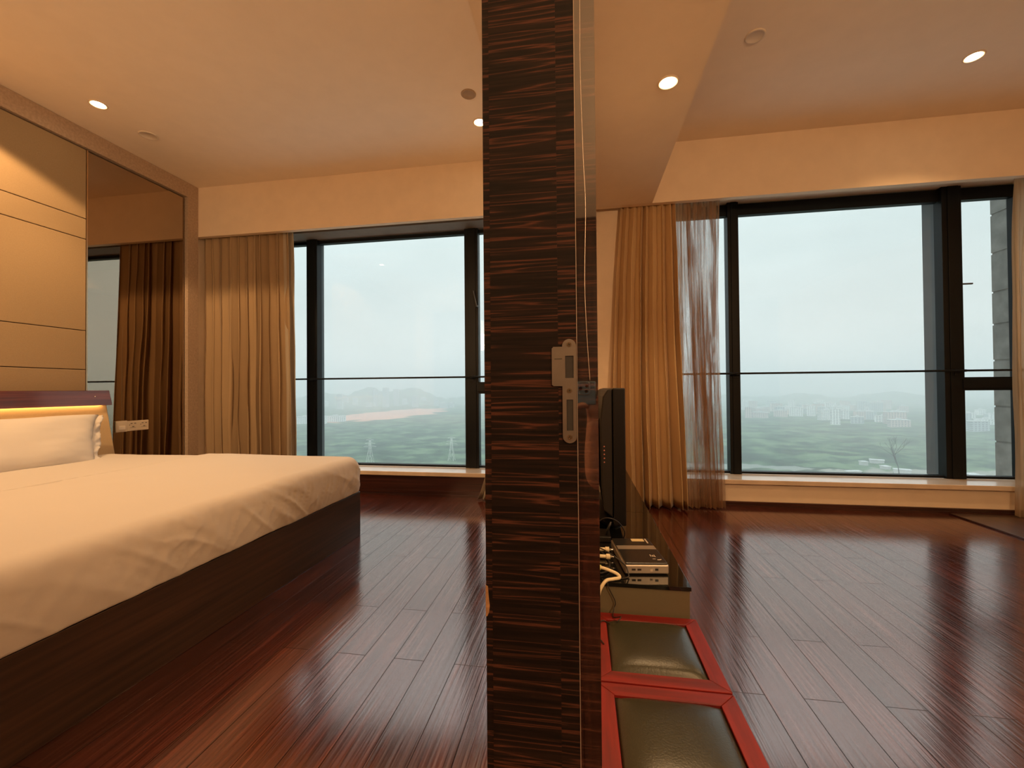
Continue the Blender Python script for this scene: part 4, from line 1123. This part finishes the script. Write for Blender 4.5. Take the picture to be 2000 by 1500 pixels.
def facade_mat(name, wall, win, sx, sz):
    m = bpy.data.materials.new(name); nt, N, L, b = nodes(m)
    t = N.new('ShaderNodeTexCoord'); sp = N.new('ShaderNodeSeparateXYZ'); L.new(t.outputs['Object'], sp.inputs[0])
    def saw(o_, per, lo, hi):
        a = N.new('ShaderNodeMath'); a.operation = 'DIVIDE'; a.inputs[1].default_value = per; L.new(o_, a.inputs[0])
        f = N.new('ShaderNodeMath'); f.operation = 'FRACT'; L.new(a.outputs[0], f.inputs[0])
        g = N.new('ShaderNodeMath'); g.operation = 'GREATER_THAN'; g.inputs[1].default_value = lo; L.new(f.outputs[0], g.inputs[0])
        h = N.new('ShaderNodeMath'); h.operation = 'LESS_THAN'; h.inputs[1].default_value = hi; L.new(f.outputs[0], h.inputs[0])
        k = N.new('ShaderNodeMath'); k.operation = 'MULTIPLY'; L.new(g.outputs[0], k.inputs[0]); L.new(h.outputs[0], k.inputs[1]); return k.outputs[0]
    k = N.new('ShaderNodeMath'); k.operation = 'MULTIPLY'; L.new(saw(sp.outputs['X'], sx, .25, .8), k.inputs[0]); L.new(saw(sp.outputs['Z'], sz, .35, .85), k.inputs[1])
    mx = N.new('ShaderNodeMix'); mx.data_type = 'RGBA'; mx.inputs[6].default_value = (*wall, 1); mx.inputs[7].default_value = (*win, 1)
    L.new(k.outputs[0], mx.inputs[0]); L.new(mx.outputs[2], b.inputs['Base Color']); b.inputs['Roughness'].default_value = 0.8
    return m
FM = [facade_mat('white_flats', (0.95, 0.95, 0.93), (0.16, 0.20, 0.22), 5, 3.4), facade_mat('grey_flats', (0.50, 0.54, 0.56), (0.12, 0.16, 0.2), 6, 3.4),
      facade_mat('pink_flats', (0.72, 0.55, 0.50), (0.2, 0.18, 0.2), 5, 3.4)]
M['roof'] = pmat('pale_roof', (0.62, 0.62, 0.60), 0.8, var=0.1, vscale=0.2)
def pix_dir(px, d):          # direction of a picture column as ground coordinates
    v = M3 @ Vector(((px - 1000) / F_PX, 1, 0)); k = d / math.hypot(v.x, v.y)
    return v.x * k, v.y * k
def building(px, d, w, dep, h, fm, name='apartment_block', label=None, group=None, rot=0.0, stair=True):
    x, y = pix_dir(px, d); z = terrain_h(x, y) - 3
    bm = bmesh.new()
    bx(bm, -w / 2, w / 2, -dep / 2, dep / 2, 0, h + 3)
    bx(bm, -w / 2 - .4, w / 2 + .4, -dep / 2 - .4, dep / 2 + .4, h + 3, h + 4.0, 1)
    if stair: bx(bm, -w * .12, w * .12, -dep * .2, dep * .2, h + 4.0, h + 7, 1)
    o = mk(name, bm, [fm, M['roof']]); o.location = (x, y, z); o.rotation_euler[2] = rot
    return tag(o, label, 'building', group)
r2 = random.Random(5)
building(600, 1180, 92, 14, 17, FM[0], label='long white low-rise block left of the first bedroom window mullion', rot=0.25)
building(655, 1230, 52, 14, 15, FM[0], label='white low-rise block just right of the first bedroom window mullion', rot=0.5)
for k in range(46):
    px = 1452 + (1768 - 1452) * ((k * 0.618) % 1) + r2.uniform(-4, 4)
    d = r2.uniform(1150, 2000)
    building(px, d, r2.uniform(16, 38), r2.uniform(10, 16), r2.uniform(14, 34), FM[r2.choice((0, 0, 1, 2))],
             label='hazy pale apartment block in the distant cluster beyond the living room window', group='distant apartment blocks on the right', rot=r2.uniform(-.5, .3))
for k in range(8):
    building(1880 + k * 9 + r2.uniform(-3, 3), r2.uniform(1100, 1900), r2.uniform(16, 34), 12, r2.uniform(10, 18), FM[r2.choice((0, 1))],
             label='hazy pale block seen through the narrow right-hand pane', group='distant blocks behind the right pane', rot=r2.uniform(-.4, .3))
for k in range(16):
    building(640 + k * 19 + r2.uniform(-6, 6), r2.uniform(1900, 2600), r2.uniform(20, 34), 18, r2.uniform(25, 95) if k in (5, 6, 7, 8, 9, 1, 2) else r2.uniform(18, 40), FM[1],
             name='tower_block', label='faint tower block on the hazy horizon of the bedroom window', group='faint tower blocks on the left horizon', rot=r2.uniform(-.3, .3))
for k in range(10):
    px = r2.choice((1660, 1690, 1720, 1755, 1780, 1895, 1910, 1925)) + r2.uniform(-12, 12)
    building(px, r2.uniform(455, 620), r2.uniform(5, 13), r2.uniform(4, 7), r2.uniform(2, 3), M['roof'], name='shed', stair=False,
             label='low pale shed roof in the stony yard at the bottom of the living room view', group='low pale sheds', rot=r2.uniform(-.6, .3))
# distant hills
def ridge(name, d, a0, a1, hs, label, seed):
    bm = bmesh.new(); n = 140; nl = 8; G = []
    for i in range(nl + 1):
        s = i / nl; row = []
        for k in range(n + 1):
            a = math.radians(a0 + (a1 - a0) * k / n)
            h = hs * (0.45 + 0.55 * noise.noise(Vector((k * 0.045, seed, 0))) + 0.10 * noise.noise(Vector((k * 0.3, seed, 2)))) * math.sin(math.pi * min(1, max(0, k / n))) ** .4
            dd = d + (s - 0.5) * 900
            row.append(bm.verts.new((dd * math.sin(a), dd * math.cos(a), GZ - 4 + max(h, 0) * math.sin(math.pi * s) + (6 * noise.noise(Vector((k * .2, i * .7, seed)))))))
        G.append(row)
    for i in range(nl):
        for k in range(n): bm.faces.new((G[i][k], G[i][k + 1], G[i + 1][k + 1], G[i + 1][k]))
    return tag(mk(name, bm, M['land'], smooth=True), label, 'hill')
ridge('hill', 2900, -44, -14, 165, 'low hazy hill on the horizon of the bedroom window', 3.1)
ridge('hill', 3200, 12, 42, 70, 'low hazy hill on the horizon of the living room window', 7.7)
# electricity pylons
M['steel'] = pmat('galvanised_steel', (0.80, 0.80, 0.74), 0.6, var=0)
def pylon(px, d, h, label):
    x, y = pix_dir(px, d); z = terrain_h(x, y) - 1
    bm = bmesh.new()
    def T(a, b2, r=0.22): tube(bm, [a, b2], r * 0.45, 4)
    lv = [(0, 3.6), (h * .4, 2.0), (h * .72, 1.1), (h, .7)]
    for (z0, w0), (z1, w1) in zip(lv, lv[1:]):
        for sx in (-1, 1):
            for sy in (-1, 1):
                T((sx * w0, sy * w0, z0), (sx * w1, sy * w1, z1), .26)
            T((-w0, sx * w0, z0), (w1, sx * w1, z1), .16); T((w0, sx * w0, z0), (-w1, sx * w1, z1), .16)
            T((sx * w0, -w0, z0), (sx * w1, w1, z1), .16)
    for zz, ww in ((h * .74, 7.5), (h * .86, 6), (h, 4.5)):
        T((-ww, 0, zz), (ww, 0, zz), .25); T((-ww, 0, zz), (0, 0, zz + 1.6), .16); T((ww, 0, zz), (0, 0, zz + 1.6), .16)
    o = mk('pylon', bm, M['steel']); o.location = (x, y, z)
    return tag(o, label, 'pylon')
pylon(722, 490, 27, 'pale lattice pylon left of centre below the bedroom horizon')
pylon(881, 500, 27, 'pale lattice pylon near the thick bedroom window mullion')
# bare tree
x, y = pix_dir(1757, 500); z = terrain_h(x, y) - 1
bm = bmesh.new()
tr = random.Random(3)
def branch(p, v, ln, r, dep):
    q = p + v * ln; m_ = p + v * ln * .5 + Vector((tr.uniform(-.4, .4), 0, tr.uniform(-.2, .2)))
    tube(bm, catmull([p, m_, q], 4), [r * (1 - .4 * k / 8) for k in range(9)], 5)
    if dep:
        for k in range(3 if dep > 2 else 2):
            w = (v + Vector((tr.uniform(-.9, .9), tr.uniform(-.6, .6), tr.uniform(-.1, .5)))).normalized(); branch(q, w, ln * tr.uniform(.55, .8), r * .6, dep - 1)
branch(Vector((0, 0, 0)), Vector((-.15, 0, 1)).normalized(), 16, .55, 4)
M['bark'] = pmat('dark_bark', (0.035, 0.035, 0.03), 0.9)
o = mk('bare_tree', bm, M['bark']); o.location = (x, y, z); tag(o, 'thin bare dark tree standing above the stony yard', 'tree')

# haze over the land (a real scattering volume)
bm = box(-4200, 4200, 30, 6800, GZ - 30, GZ + 190)
m = bpy.data.materials.new('humid_haze'); m.use_nodes = True
N, L = m.node_tree.nodes, m.node_tree.links; N.clear()
out = N.new('ShaderNodeOutputMaterial'); vs = N.new('ShaderNodeVolumeScatter')
vs.inputs['Color'].default_value = (0.955, 0.985, 0.985, 1); vs.inputs['Density'].default_value = HAZE; vs.inputs['Anisotropy'].default_value = 0.0
L.new(vs.outputs[0], out.inputs['Volume'])
tag(mk('haze', bm, m), 'pale humid haze lying over the distant land', 'haze', kind='stuff')
